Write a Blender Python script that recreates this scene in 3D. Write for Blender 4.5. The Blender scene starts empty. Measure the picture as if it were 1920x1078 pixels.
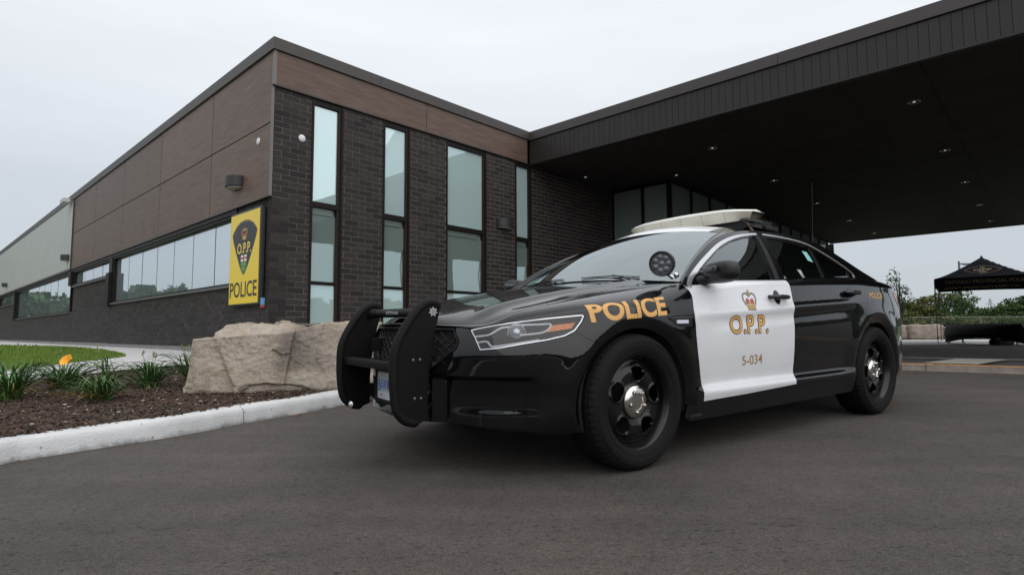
import bpy, bmesh, math, random
import numpy as np
from mathutils import Vector, Matrix, geometry, noise
random.seed(7); rng = np.random.RandomState(3)
scene = bpy.context.scene
COL = scene.collection
# ------------------------------------------------------------ camera
cam_d = bpy.data.cameras.new('camera'); cam = bpy.data.objects.new('camera', cam_d); COL.objects.link(cam)
cam_d.sensor_width = 36.0; cam_d.lens = 36.0*1089.25/1920; cam_d.clip_start = .05; cam_d.clip_end = 2000
_p, _r = .0787, -.0042
_F = Vector((0, math.cos(_p), math.sin(_p))); _U0 = Vector((0, -math.sin(_p), math.cos(_p))); _R0 = Vector((1, 0, 0))
_R = math.cos(_r)*_R0 + math.sin(_r)*_U0; _U = -math.sin(_r)*_R0 + math.cos(_r)*_U0
cam.matrix_world = Matrix(((_R.x, _U.x, -_F.x, 0), (_R.y, _U.y, -_F.y, 0), (_R.z, _U.z, -_F.z, .8), (0, 0, 0, 1)))
scene.camera = cam
# ------------------------------------------------------------ world (overcast) and a soft sun
SUN_EL, SUN_AZ = math.radians(36), math.radians(152)      # azimuth clockwise from +Y
world = bpy.data.worlds.new('World'); scene.world = world; world.use_nodes = True
wt = world.node_tree; wt.nodes.clear()
def wn(t, **k):
    n = wt.nodes.new(t)
    for a, b in k.items(): setattr(n, a, b)
    return n
w_out = wn('ShaderNodeOutputWorld'); w_bg = wn('ShaderNodeBackground'); w_bg2 = wn('ShaderNodeBackground'); w_add = wn('ShaderNodeAddShader')
sky = wn('ShaderNodeTexSky', sky_type='NISHITA', sun_disc=False); sky.sun_elevation = SUN_EL; sky.sun_rotation = SUN_AZ
wt.links.new(sky.outputs[0], w_bg.inputs[0]); w_bg.inputs[1].default_value = .05*.25
tc = wn('ShaderNodeTexCoord'); sep = wn('ShaderNodeSeparateXYZ'); wt.links.new(tc.outputs['Generated'], sep.inputs[0])
ramp = wn('ShaderNodeValToRGB'); wt.links.new(sep.outputs[2], ramp.inputs[0])
cr = ramp.color_ramp; cr.elements[0].position = 0.0; cr.elements[0].color = (.50, .545, .60, 1); cr.elements[1].position = 1.0; cr.elements[1].color = (1.2, 1.21, 1.23, 1)
for p_, c_ in ((.10, (.60, .64, .69)), (.22, (.70, .74, .79)), (.36, (.87, .90, .94)), (.6, (1.06, 1.09, 1.13))):
    e = cr.elements.new(p_); e.color = (*c_, 1)
mp = wn('ShaderNodeMapping'); mp.inputs['Scale'].default_value = (1.2, 1.2, 7.0); mp.inputs['Rotation'].default_value = (.05, .12, .3)
wt.links.new(tc.outputs['Generated'], mp.inputs[0])
nz = wn('ShaderNodeTexNoise'); nz.inputs['Scale'].default_value = 1.6; nz.inputs['Detail'].default_value = 5; nz.inputs['Roughness'].default_value = .5
wt.links.new(mp.outputs[0], nz.inputs['Vector'])
mr = wn('ShaderNodeMapRange'); mr.inputs[1].default_value = .3; mr.inputs[2].default_value = .7; mr.inputs[3].default_value = .945; mr.inputs[4].default_value = 1.045
wt.links.new(nz.outputs[0], mr.inputs[0])
mul = wn('ShaderNodeMixRGB', blend_type='MULTIPLY'); mul.inputs[0].default_value = 1
wt.links.new(ramp.outputs[0], mul.inputs[1]); wt.links.new(mr.outputs[0], mul.inputs[2])
wt.links.new(mul.outputs[0], w_bg2.inputs[0]); w_bg2.inputs[1].default_value = .90
wt.links.new(w_bg.outputs[0], w_add.inputs[0]); wt.links.new(w_bg2.outputs[0], w_add.inputs[1]); wt.links.new(w_add.outputs[0], w_out.inputs[0])
sun_d = bpy.data.lights.new('sun', 'SUN'); sun_d.energy = 1.5; sun_d.angle = math.radians(100); sun_d.color = (1, .97, .93)
sun = bpy.data.objects.new('sun', sun_d); COL.objects.link(sun)
_d = Vector((math.sin(SUN_AZ)*math.cos(SUN_EL), math.cos(SUN_AZ)*math.cos(SUN_EL), math.sin(SUN_EL)))
sun.rotation_euler = _d.to_track_quat('Z', 'Y').to_euler()
vs = scene.view_settings; vs.view_transform = 'Standard'; vs.look = 'None'; vs.exposure = 0; vs.gamma = 1; vs.use_curve_mapping = False
# ------------------------------------------------------------ materials
MATS = {}
def _nd(nt, t, **k):
    n = nt.nodes.new(t)
    for a, b in k.items(): setattr(n, a, b)
    return n
def mat(name, col, rough=.6, metal=0., var=0., vscale=8., bump=0., bscale=60., stretch=None, coat=0., spec=.5, island=0., objrand=0., detail=6, col2=None, rvar=0.):
    if name in MATS: return MATS[name]
    m = bpy.data.materials.new(name); m.use_nodes = True; nt = m.node_tree; b = nt.nodes['Principled BSDF']
    b.inputs['Roughness'].default_value = rough; b.inputs['Metallic'].default_value = metal
    b.inputs['Specular IOR Level'].default_value = spec
    if coat: b.inputs['Coat Weight'].default_value = coat; b.inputs['Coat Roughness'].default_value = .02
    b.inputs['Base Color'].default_value = (*col, 1)
    L = nt.links.new
    tcn = _nd(nt, 'ShaderNodeTexCoord'); mpn = _nd(nt, 'ShaderNodeMapping'); L(tcn.outputs['Object'], mpn.inputs[0])
    if stretch: mpn.inputs['Scale'].default_value = stretch
    src = None
    if var or col2:
        n = _nd(nt, 'ShaderNodeTexNoise'); n.inputs['Scale'].default_value = vscale; n.inputs['Detail'].default_value = detail; n.inputs['Roughness'].default_value = .6
        L(mpn.outputs[0], n.inputs['Vector'])
        r = _nd(nt, 'ShaderNodeMapRange'); r.inputs[1].default_value = .3; r.inputs[2].default_value = .7
        L(n.outputs[0], r.inputs[0])
        mx = _nd(nt, 'ShaderNodeMixRGB'); L(r.outputs[0], mx.inputs[0])
        c2 = col2 if col2 else tuple(c*(1+var) for c in col)
        c1 = col if col2 else tuple(c*(1-var) for c in col)
        mx.inputs[1].default_value = (*c1, 1); mx.inputs[2].default_value = (*c2, 1); src = mx.outputs[0]
        if rvar:
            r2 = _nd(nt, 'ShaderNodeMapRange'); r2.inputs[1].default_value = .3; r2.inputs[2].default_value = .7; r2.inputs[3].default_value = rough-rvar; r2.inputs[4].default_value = rough+rvar
            L(n.outputs[0], r2.inputs[0]); L(r2.outputs[0], b.inputs['Roughness'])
    if island or objrand:
        oi = _nd(nt, 'ShaderNodeObjectInfo'); ge = _nd(nt, 'ShaderNodeNewGeometry')
        ad = _nd(nt, 'ShaderNodeMath', operation='ADD'); L(oi.outputs['Random'], ad.inputs[0]); L(ge.outputs['Random Per Island'], ad.inputs[1])
        fr = _nd(nt, 'ShaderNodeMath', operation='FRACT'); L(ad.outputs[0], fr.inputs[0])
        k = island or objrand
        r = _nd(nt, 'ShaderNodeMapRange'); r.inputs[3].default_value = 1-k; r.inputs[4].default_value = 1+k; L(fr.outputs[0], r.inputs[0])
        mu = _nd(nt, 'ShaderNodeMixRGB', blend_type='MULTIPLY'); mu.inputs[0].default_value = 1
        if src: L(src, mu.inputs[1])
        else: mu.inputs[1].default_value = (*col, 1)
        L(r.outputs[0], mu.inputs[2]); src = mu.outputs[0]
    if src: L(src, b.inputs['Base Color'])
    if bump:
        n = _nd(nt, 'ShaderNodeTexNoise'); n.inputs['Scale'].default_value = bscale; n.inputs['Detail'].default_value = 5; L(mpn.outputs[0], n.inputs['Vector'])
        bp = _nd(nt, 'ShaderNodeBump'); bp.inputs['Strength'].default_value = bump; bp.inputs['Distance'].default_value = .01
        L(n.outputs[0], bp.inputs['Height']); L(bp.outputs[0], b.inputs['Normal'])
    MATS[name] = m; return m
def glass_mat(name, tint, refl, transp=(.5, .55, .55), tr=.5, body=(.05, .06, .06), bump=0.):
    """pane: mirror-like coat over a partly see-through tinted body"""
    m = bpy.data.materials.new(name); m.use_nodes = True; nt = m.node_tree; nt.nodes.clear(); L = nt.links.new
    o = _nd(nt, 'ShaderNodeOutputMaterial'); g = _nd(nt, 'ShaderNodeBsdfGlossy'); g.inputs['Color'].default_value = (*tint, 1); g.inputs['Roughness'].default_value = .012
    t = _nd(nt, 'ShaderNodeBsdfTransparent'); t.inputs[0].default_value = (*transp, 1)
    d = _nd(nt, 'ShaderNodeBsdfDiffuse'); d.inputs[0].default_value = (*body, 1)
    m1 = _nd(nt, 'ShaderNodeMixShader'); m1.inputs[0].default_value = tr; L(d.outputs[0], m1.inputs[1]); L(t.outputs[0], m1.inputs[2])
    lw = _nd(nt, 'ShaderNodeFresnel'); lw.inputs['IOR'].default_value = 1.5
    r = _nd(nt, 'ShaderNodeMapRange'); r.inputs[1].default_value = .04; r.inputs[2].default_value = 1; r.inputs[3].default_value = refl; r.inputs[4].default_value = 1; L(lw.outputs[0], r.inputs[0])
    m2 = _nd(nt, 'ShaderNodeMixShader'); L(r.outputs[0], m2.inputs[0]); L(m1.outputs[0], m2.inputs[1]); L(g.outputs[0], m2.inputs[2]); L(m2.outputs[0], o.inputs[0])
    if bump:
        tcn = _nd(nt, 'ShaderNodeTexCoord'); n = _nd(nt, 'ShaderNodeTexNoise'); n.inputs['Scale'].default_value = 1.2; L(tcn.outputs['Object'], n.inputs['Vector'])
        bp = _nd(nt, 'ShaderNodeBump'); bp.inputs['Strength'].default_value = bump; bp.inputs['Distance'].default_value = .05
        L(n.outputs[0], bp.inputs['Height']); L(bp.outputs[0], g.inputs['Normal'])
    MATS[name] = m; return m
# ------------------------------------------------------------ object helpers
def tag(o, label=None, cat=None, group=None, kind=None):
    if label: o['label'] = label
    if cat: o['category'] = cat
    if group: o['group'] = group
    if kind: o['kind'] = kind
    return o
def empty(name, loc=(0, 0, 0), rz=0., label=None, cat=None, group=None):
    o = bpy.data.objects.new(name, None); COL.objects.link(o); o.location = loc; o.rotation_euler = (0, 0, rz); o.empty_display_size = .2
    return tag(o, label, cat, group)
def mesh_obj(name, verts, faces, m, parent=None, smooth=False, normals=None, kind=None):
    me = bpy.data.meshes.new(name); me.from_pydata([tuple(v) for v in verts], [], [tuple(f) for f in faces])
    if isinstance(m, (list, tuple)):
        for x in m: me.materials.append(x)
    elif m: me.materials.append(m)
    if smooth: me.polygons.foreach_set('use_smooth', [True]*len(me.polygons))
    me.update()
    if normals is not None: me.normals_split_custom_set_from_vertices([tuple(n) for n in normals])
    o = bpy.data.objects.new(name, me); COL.objects.link(o)
    if parent: o.parent = parent
    if kind: o['kind'] = kind
    return o
class MB:
    """collects simple solids into one mesh"""
    def __init__(s): s.v = []; s.f = []; s.mi = []; s.cur = 0; s.sm = []
    def add(s, v, f, sm=False):
        n = len(s.v); s.v += [tuple(x) for x in v]; s.f += [tuple(i+n for i in q) for q in f]; s.mi += [s.cur]*len(f); s.sm += [sm]*len(f); return s
    def box(s, a, b, M=None):
        (x0, y0, z0), (x1, y1, z1) = a, b
        v = [Vector(p) for p in ((x0, y0, z0), (x1, y0, z0), (x1, y1, z0), (x0, y1, z0), (x0, y0, z1), (x1, y0, z1), (x1, y1, z1), (x0, y1, z1))]
        if M: v = [M @ p for p in v]
        return s.add(v, [(0, 3, 2, 1), (4, 5, 6, 7), (0, 1, 5, 4), (1, 2, 6, 5), (2, 3, 7, 6), (3, 0, 4, 7)])
    def rbox(s, a, b, r, M=None, seg=2):
        bm = bmesh.new(); bmesh.ops.create_cube(bm, size=1)
        for v in bm.verts: v.co = Vector([a[i]+(v.co[i]+.5)*(b[i]-a[i]) for i in range(3)])
        bmesh.ops.bevel(bm, geom=bm.edges[:], offset=r, segments=seg, affect='EDGES', profile=.5)
        return s.bm(bm, M, True)
    def bm(s, bm, M=None, sm=False):
        bm.verts.index_update(); v = [(M @ x.co) if M else x.co.copy() for x in bm.verts]; f = [[x.index for x in q.verts] for q in bm.faces]; bm.free()
        return s.add(v, f, sm)
    def tube(s, pts, r, seg=8, caps=True):
        pts = [Vector(p) for p in pts]; rs = r if isinstance(r, (list, tuple)) else [r]*len(pts)
        v = []; f = []; prev = None
        for i, p in enumerate(pts):
            d = (pts[min(i+1, len(pts)-1)]-pts[max(i-1, 0)]).normalized()
            if prev is None:
                a = Vector((0, 0, 1)) if abs(d.z) < .9 else Vector((1, 0, 0)); x = d.cross(a).normalized()
            else: x = (prev-d*prev.dot(d)).normalized()
            prev = x; y = d.cross(x)
            for k in range(seg):
                t = 2*math.pi*k/seg; v.append(p+(x*math.cos(t)+y*math.sin(t))*rs[i])
        for i in range(len(pts)-1):
            for k in range(seg): f.append((i*seg+k, i*seg+(k+1) % seg, (i+1)*seg+(k+1) % seg, (i+1)*seg+k))
        if caps: f.append(tuple(range(seg))[::-1]); f.append(tuple(range((len(pts)-1)*seg, len(pts)*seg)))
        return s.add(v, f, True)
    def lathe(s, prof, seg=32, M=None, ax='y', a0=0., a1=2*math.pi, closed=True):
        v = []; n = seg if closed else seg+1
        for k in range(n):
            t = a0+(a1-a0)*k/seg; c, q = math.cos(t), math.sin(t)
            for r, h in prof:
                p = {'y': (r*c, h, r*q), 'z': (r*c, r*q, h), 'x': (h, r*c, r*q)}[ax]; v.append(M @ Vector(p) if M else Vector(p))
        m = len(prof); f = []
        for k in range(seg):
            for j in range(m-1): f.append((k*m+j, ((k+1) % n)*m+j, ((k+1) % n)*m+j+1, k*m+j+1))
        return s.add(v, f, True)
    def ball(s, c, r, seg=16, M=None):
        bm = bmesh.new(); bmesh.ops.create_uvsphere(bm, u_segments=seg, v_segments=max(6, seg//2), radius=1)
        rr = r if isinstance(r, (tuple, list)) else (r, r, r)
        for v in bm.verts: v.co = Vector((v.co.x*rr[0]+c[0], v.co.y*rr[1]+c[1], v.co.z*rr[2]+c[2]))
        return s.bm(bm, M, True)
    def prism(s, poly, axis, a, b):
        """extrude a 2D polygon along an axis: 'x','y','z' between a and b"""
        def P(p, h): return {'x': (h, p[0], p[1]), 'y': (p[0], h, p[1]), 'z': (p[0], p[1], h)}[axis]
        n = len(poly); v = [P(p, a) for p in poly]+[P(p, b) for p in poly]
        f = [tuple(range(n))[::-1], tuple(range(n, 2*n))]+[(i, (i+1) % n, n+(i+1) % n, n+i) for i in range(n)]
        return s.add(v, f)
    def build(s, name, m, parent=None, bevel=0., kind=None, fix=True):
        o = mesh_obj(name, s.v, s.f, m, parent)
        me = o.data; me.polygons.foreach_set('material_index', s.mi); me.polygons.foreach_set('use_smooth', s.sm)
        if fix:
            bm = bmesh.new(); bm.from_mesh(me); bmesh.ops.recalc_face_normals(bm, faces=bm.faces); bm.to_mesh(me); bm.free()
        if any(s.sm): me.set_sharp_from_angle(angle=math.radians(42))
        if bevel:
            md = o.modifiers.new('bevel', 'BEVEL'); md.width = bevel; md.segments = 2; md.limit_method = 'ANGLE'; md.angle_limit = math.radians(40)
        if kind: o['kind'] = kind
        return o
def inpoly(x, y, poly):
    c = np.zeros(len(x), bool); n = len(poly)
    for i in range(n):
        x1, y1 = poly[i]; x2, y2 = poly[(i+1) % n]
        if y1 == y2: continue
        k = ((y1 > y) != (y2 > y)) & (x < (x2-x1)*(y-y1)/(y2-y1)+x1); c ^= k
    return c
def area(p): return .5*sum(p[i][0]*p[(i+1) % len(p)][1]-p[(i+1) % len(p)][0]*p[i][1] for i in range(len(p)))
def resample(poly, step, closed=True):
    out = []; n = len(poly)
    for i in range(n if closed else n-1):
        a, b = np.array(poly[i], float), np.array(poly[(i+1) % n], float); k = max(1, int(math.ceil(np.hypot(*(b-a))/step)))
        out += [tuple(a+(b-a)*j/k) for j in range(k)]
    if not closed: out.append(tuple(poly[-1]))
    return out
def spl(pts, step=.02):
    """Catmull-Rom through points, open"""
    P = [np.array(p, float) for p in pts]; P = [2*P[0]-P[1]]+P+[2*P[-1]-P[-2]]; out = []
    for i in range(1, len(P)-2):
        n = max(2, int(np.linalg.norm(P[i+1]-P[i])/step)+1)
        for k in range(n):
            t = k/n; out.append(tuple(.5*((2*P[i])+(-P[i-1]+P[i+1])*t+(2*P[i-1]-5*P[i]+4*P[i+1]-P[i+2])*t*t+(-P[i-1]+3*P[i]-3*P[i+1]+P[i+2])*t**3)))
    out.append(tuple(P[-2])); return out
def inset(poly, d):
    if d == 0: return poly
    s = 1 if area(poly) > 0 else -1; n = len(poly); out = []
    for i in range(n):
        a, b, c = (np.array(poly[(i+k) % n], float) for k in (-1, 0, 1))
        e1, e2 = b-a, c-b; l1, l2 = np.hypot(*e1), np.hypot(*e2)
        n1 = np.array([-e1[1], e1[0]])/max(l1, 1e-9)*s; n2 = np.array([-e2[1], e2[0]])/max(l2, 1e-9)*s
        m = n1+n2; q = max(.35, m@m/2); out.append(tuple(b+m/2/q*d*1.0))
    return out
def cdt(poly, holes=(), step=.03):
    """triangulated 2D region with interior grid points"""
    loops = [poly]+list(holes); V = []; E = []
    for lp in loops:
        b = len(V); V += [Vector(p) for p in lp]; E += [(b+i, b+(i+1) % len(lp)) for i in range(len(lp))]
    xs = [p[0] for p in poly]; ys = [p[1] for p in poly]
    sx, sy = step if isinstance(step, tuple) else (step, step)
    gx, gy = np.meshgrid(np.arange(min(xs)+sx/2, max(xs), sx), np.arange(min(ys)+sy/2, max(ys), sy)); gx = gx.ravel(); gy = gy.ravel()
    k = inpoly(gx, gy, poly)
    for h in holes: k &= ~inpoly(gx, gy, h)
    gx, gy = gx[k], gy[k]
    B = np.array([tuple(v) for v in V]); keep = []
    if len(gx):
        for s0 in range(0, len(gx), 2000):
            d = ((gx[s0:s0+2000, None]-B[None, :, 0])/sx)**2+((gy[s0:s0+2000, None]-B[None, :, 1])/sy)**2; keep.append(d.min(1) > .12)
        keep = np.concatenate(keep); V += [Vector((x, y)) for x, y in zip(gx[keep], gy[keep])]
    r = geometry.delaunay_2d_cdt(V, E, [], 0, 1e-6)
    vo = np.array([tuple(v) for v in r[0]]); fo = np.array([f for f in r[2] if len(f) == 3])
    c = vo[fo].mean(1); k = inpoly(c[:, 0], c[:, 1], poly)
    for h in holes: k &= ~inpoly(c[:, 0], c[:, 1], h)
    fo = fo[k]; e1 = vo[fo[:, 1]]-vo[fo[:, 0]]; e2 = vo[fo[:, 2]]-vo[fo[:, 0]]; ar = e1[:, 0]*e2[:, 1]-e1[:, 1]*e2[:, 0]
    fo[ar < 0] = fo[ar < 0][:, ::-1]
    return vo, fo
def surf(name, poly, fn, m, parent=None, holes=(), step=.03, gap=.002, rim=.01, back=0., mirror=False, flipn=False, bstep=.02, mapf=None):
    """panel cut out of a surface fn(u,v,off) given by its outline; smooth analytic normals; turned-in rim"""
    poly = inset(resample(poly, bstep), gap); holes = [inset(resample(h, bstep), -gap) for h in holes]
    vo, fo = cdt(poly, holes, step); u, v = vo[:, 0], vo[:, 1]; h = 1e-3
    P = fn(u, v, back); N = np.cross(fn(u+h, v, back)-fn(u-h, v, back), fn(u, v+h, back)-fn(u, v-h, back))
    N /= np.maximum(np.linalg.norm(N, axis=1, keepdims=True), 1e-12)
    Pc = fn(u, v, back+.01)-P                         # direction of depth
    if (N*Pc).sum() > 0: N = -N
    V = P.copy(); F = [tuple(f) for f in fo]; NN = N.copy()
    if rim:
        # boundary edges
        cnt = {}
        for f in F:
            for a, b in ((f[0], f[1]), (f[1], f[2]), (f[2], f[0])): cnt[(a, b)] = 1
        bd = [(a, b) for (a, b) in cnt if (b, a) not in cnt]
        ids = sorted({i for e in bd for i in e}); mp_ = {i: k for k, i in enumerate(ids)}; n0 = len(V)
        top = P[ids]; low = P[ids]-N[ids]*rim; V = np.vstack([V, top, low]); k = len(ids)
        out = np.zeros((k, 3))
        for a, b in bd:
            e = P[b]-P[a]; o = np.cross(e, N[a]); out[mp_[a]] += o; out[mp_[b]] += o
        out /= np.maximum(np.linalg.norm(out, axis=1, keepdims=True), 1e-9); NN = np.vstack([NN, out, out])
        for a, b in bd: F.append((n0+mp_[b], n0+mp_[a], n0+k+mp_[a], n0+k+mp_[b]))
    V = V.copy(); NN = NN.copy()
    T = mapf if mapf else (lambda A: A*np.array([-1, 1, 1.]))
    V = T(V); NN = T(NN)
    if mirror: V[:, 1] *= -1; NN[:, 1] *= -1
    # winding to agree with the normals
    F2 = []
    for f in F:
        a, b, c = V[f[0]], V[f[1]], V[f[2]]; n = np.cross(b-a, c-a)
        F2.append(f if n@NN[f[0]] >= 0 else f[::-1])
    return mesh_obj(name, V, F2, m, parent, smooth=True, normals=NN)
def text_poly(txt, bold=0., font=None, spacing=1.0):
    """2D triangulated text, normalised to its own box: verts (0..w,0..1)"""
    cu = bpy.data.curves.new('t', 'FONT'); cu.body = txt; cu.size = 1; cu.offset = bold; cu.resolution_u = 4; cu.space_character = spacing; cu.fill_mode = 'FRONT'
    o = bpy.data.objects.new('t', cu); COL.objects.link(o); bpy.context.view_layer.update()
    dg = bpy.context.evaluated_depsgraph_get(); me = bpy.data.meshes.new_from_object(o.evaluated_get(dg))
    bm = bmesh.new(); bm.from_mesh(me); bpy.data.objects.remove(o); bpy.data.curves.remove(cu); bpy.data.meshes.remove(me)
    bmesh.ops.remove_doubles(bm, verts=bm.verts[:], dist=1e-5)
    return bm
def text_on(name, txt, box, fn, m, parent, bold=0., off=-.0012, cut=.02, mirror=False, spacing=1., ref=None, mapf=None, flipx=False):
    """text laid on a surface: box = (u0,v0,u1,v1, shear) corners in the surface's own domain; ref keeps the box of another text"""
    bm = text_poly(txt, bold, None, spacing)
    xs = [v.co.x for v in bm.verts]; ys = [v.co.y for v in bm.verts]; bb = ref if ref else (min(xs), min(ys), max(xs), max(ys))
    (a, b, c, d) = box        # four corners BL, BR, TR, TL
    a, b, c, d = (np.array(q, float) for q in box)
    w = np.hypot(*(b-a)); hh = np.hypot(*(d-a)); nx = max(1, int(w/cut)); ny = max(1, int(hh/cut))
    for i in range(1, nx):
        x = bb[0]+(bb[2]-bb[0])*i/nx; bmesh.ops.bisect_plane(bm, geom=bm.verts[:]+bm.edges[:]+bm.faces[:], plane_co=(x, 0, 0), plane_no=(1, 0, 0))
    for i in range(1, ny):
        y = bb[1]+(bb[3]-bb[1])*i/ny; bmesh.ops.bisect_plane(bm, geom=bm.verts[:]+bm.edges[:]+bm.faces[:], plane_co=(0, y, 0), plane_no=(0, 1, 0))
    bmesh.ops.triangulate(bm, faces=bm.faces[:])
    bm.verts.index_update()
    q = np.array([tuple(v.co) for v in bm.verts]); s = (q[:, 0]-bb[0])/(bb[2]-bb[0]); t = (q[:, 1]-bb[1])/(bb[3]-bb[1])
    if flipx: s = 1-s
    uv = (1-s)[:, None]*((1-t)[:, None]*a+t[:, None]*d)+s[:, None]*((1-t)[:, None]*b+t[:, None]*c)
    P = fn(uv[:, 0], uv[:, 1], off); T = mapf if mapf else (lambda A: A*np.array([-1, 1, 1.])); P = T(P)
    if mirror: P[:, 1] *= -1
    F = [[v.index for v in f.verts] for f in bm.faces]; bm.free()
    return mesh_obj(name, P, F, m, parent, smooth=False), bb
def pchip(xk,yk,x):
    xk=np.asarray(xk,float);yk=np.asarray(yk,float);x=np.asarray(x,float)
    h=np.diff(xk);dl=np.diff(yk)/h;m=np.zeros_like(yk)
    for i in range(1,len(xk)-1):
        if dl[i-1]*dl[i]>0:
            a=2*h[i]+h[i-1];b=h[i]+2*h[i-1];m[i]=(a+b)/(a/dl[i-1]+b/dl[i])
    m[0]=dl[0];m[-1]=dl[-1]
    x=np.clip(x,xk[0],xk[-1]);i=np.clip(np.searchsorted(xk,x)-1,0,len(xk)-2)
    t=(x-xk[i])/h[i]
    return (yk[i]*(1+2*t)*(1-t)**2+m[i]*h[i]*t*(1-t)**2+yk[i+1]*t*t*(3-2*t)+m[i+1]*h[i]*t*t*(t-1))
def gblur(a,sig,ax):
    r=int(3*sig)+1;k=np.exp(-.5*(np.arange(-r,r+1)/sig)**2);k/=k.sum()
    pad=[(0,0)]*a.ndim;pad[ax]=(r,r);b=np.pad(a,pad,mode='edge');out=np.zeros_like(a)
    for j,w in enumerate(k):
        sl=[slice(None)]*a.ndim;sl[ax]=slice(j,j+a.shape[ax]);out+=w*b[tuple(sl)]
    return out
# plan outline, widest, from nose centre round the left side to tail centre: (s back, l left)
PL=[(-1.0,0),(-.985,.2),(-.945,.4),(-.89,.53),(-.80,.655),(-.67,.775),(-.5,.868),(-.33,.922),(-.15,.945),(0,.952),(.45,.957),(1,.965),(1.6,.967),(2.2,.963),(2.7,.957),(3.0,.947),(3.25,.928),(3.45,.897),(3.62,.85),(3.76,.775),(3.9,.65),(4.02,.45),(4.08,.2),(4.1,0)]
def _plan():
    P=np.array(PL);c=np.r_[0,np.cumsum(np.hypot(*np.diff(P,axis=0).T))]
    t=np.arange(0,c[-1],.004);s=pchip(c,P[:,0],t);l=pchip(c,P[:,1],t)
    s=gblur(s,12,0);l=gblur(l,12,0);s[:3]=s[3];l[-3:]=l[-4]
    l=l-l[0]*np.clip(1-t/.2,0,1); l=l-l[-1]*np.clip(1-(t[-1]-t)/.2,0,1)
    U=np.r_[0,np.cumsum(np.hypot(np.diff(s),np.diff(l)))]
    U=U-np.interp(0,s,U)
    ts=np.gradient(s,U);tl=np.gradient(l,U);n=np.hypot(ts,tl)
    return U,s,l,tl/n*-1,ts/n      # outward normal (ns,nl)=(-tl, ts)
PU,PS,PLL,PNS,PNL=_plan()
UMIN,UMAX=float(PU[0]),float(PU[-1])
# offset table: columns z', rows U
ZK=[.14,.20,.26,.31,.36,.41,.50,.60,.70,.78,.83,.87,.93,1.0,1.08]
DT=[(-1.5,[.09,.05,.02,.02,.02,.02,.02,.045,.075,.11,.13,.15,.17,.19,.2]),
(-1.15,[.09,.05,.02,.02,.02,.02,.02,.035,.055,.085,.10,.12,.15,.17,.2]),
(-.95,[.09,.04,.015,.015,.02,.02,.01,.01,.03,.065,.09,.11,.14,.17,.2]),
(-.7,[.08,.035,.01,.01,.015,.015,.005,.0,.015,.045,.065,.08,.10,.12,.14]),
(-.45,[.07,.03,.01,.005,.005,.005,.0,.0,.01,.03,.045,.055,.07,.09,.1]),
(-.2,[.06,.04,.02,.01,.005,.0,.0,.0,.005,.015,.022,.032,.05,.08,.1]),
(.1,[.06,.04,.025,.015,.008,.005,.003,.0,.003,.010,.016,.025,.045,.07,.1]),
(.4,[.06,.045,.03,.018,.010,.010,.012,.010,.004,.0,.006,.014,.032,.05,.07]),
(.6,[.06,.045,.03,.018,.006,.026,.016,.006,.003,.006,.0,.012,.026,.045,.07]),
(1.0,[.06,.045,.03,.018,.004,.028,.017,.007,.004,.010,.0,.014,.028,.045,.07]),
(1.6,[.06,.045,.03,.018,.004,.028,.017,.007,.004,.010,.0,.014,.028,.045,.07]),
(2.2,[.06,.045,.03,.018,.004,.028,.017,.007,.004,.010,.0,.014,.028,.045,.07]),
(2.6,[.06,.045,.03,.02,.012,.010,.010,.006,.004,.002,.004,.012,.028,.045,.07]),
(3.0,[.06,.045,.03,.018,.010,.005,.0,.0,.0,.002,.006,.012,.028,.045,.07]),
(3.4,[.08,.05,.03,.012,.006,.004,.0,.0,.004,.012,.02,.028,.04,.055,.08]),
(4.0,[.12,.06,.03,.012,.006,.004,.0,.0,.01,.03,.04,.045,.055,.07,.1]),
(4.7,[.14,.07,.03,.012,.006,.004,.0,.0,.02,.05,.06,.065,.07,.08,.12])]
GU=np.arange(-1.7,4.9,.01);GZ=np.arange(.10,1.2,.005)
def _table():
    R=np.array([pchip(ZK,r,GZ) for _,r in DT])
    T=np.stack([pchip([u for u,_ in DT],R[:,j],GU) for j in range(len(GZ))],1)
    # crease-keeping blur
    return gblur(gblur(T,1.5,1),4,0)
DTAB=_table()
def bil(T,u,z):
    fu=np.clip((u-GU[0])/.01,0,len(GU)-1.001);fz=np.clip((z-GZ[0])/.005,0,len(GZ)-1.001)
    i=fu.astype(int);j=fz.astype(int);a=fu-i;b=fz-j
    return T[i,j]*(1-a)*(1-b)+T[i+1,j]*a*(1-b)+T[i,j+1]*(1-a)*b+T[i+1,j+1]*a*b
def sst(x,a,b):
    t=np.clip((x-a)/(b-a),0,1);return t*t*(3-2*t)
# top edge of the lower shell: (U, z_shoulder, z_top, d_top)
TOP=[(-1.5,.765,.775,.125),(-1.0,.755,.765,.095),(-.88,.735,.768,.090),(-.82,.745,.795,.11),(-.74,.765,.826,.135),(-.6,.79,.85,.16),(-.45,.82,.876,.19),(-.2,.845,.915,.225),(0,.865,.945,.23),(.2,.885,.972,.225),(.38,.90,.99,.19),(.5,.915,1.0,.13),(.62,.93,.998,.085),(1.0,.965,1.022,.08),(1.55,.995,1.048,.08),(2.2,1.02,1.078,.085),(2.8,1.035,1.10,.10),(3.1,1.035,1.11,.16),(3.4,1.03,1.105,.18),(3.8,1.02,1.09,.12),(4.1,1.02,1.08,.10),(4.7,1.02,1.075,.10)]
_T=np.array(TOP)
ZS=gblur(pchip(_T[:,0],_T[:,1],GU),4,0);ZT=gblur(pchip(_T[:,0],_T[:,2],GU),4,0);DTP=gblur(pchip(_T[:,0],_T[:,3],GU),4,0)
WC=((0,.350),(2.868,.350))
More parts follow.
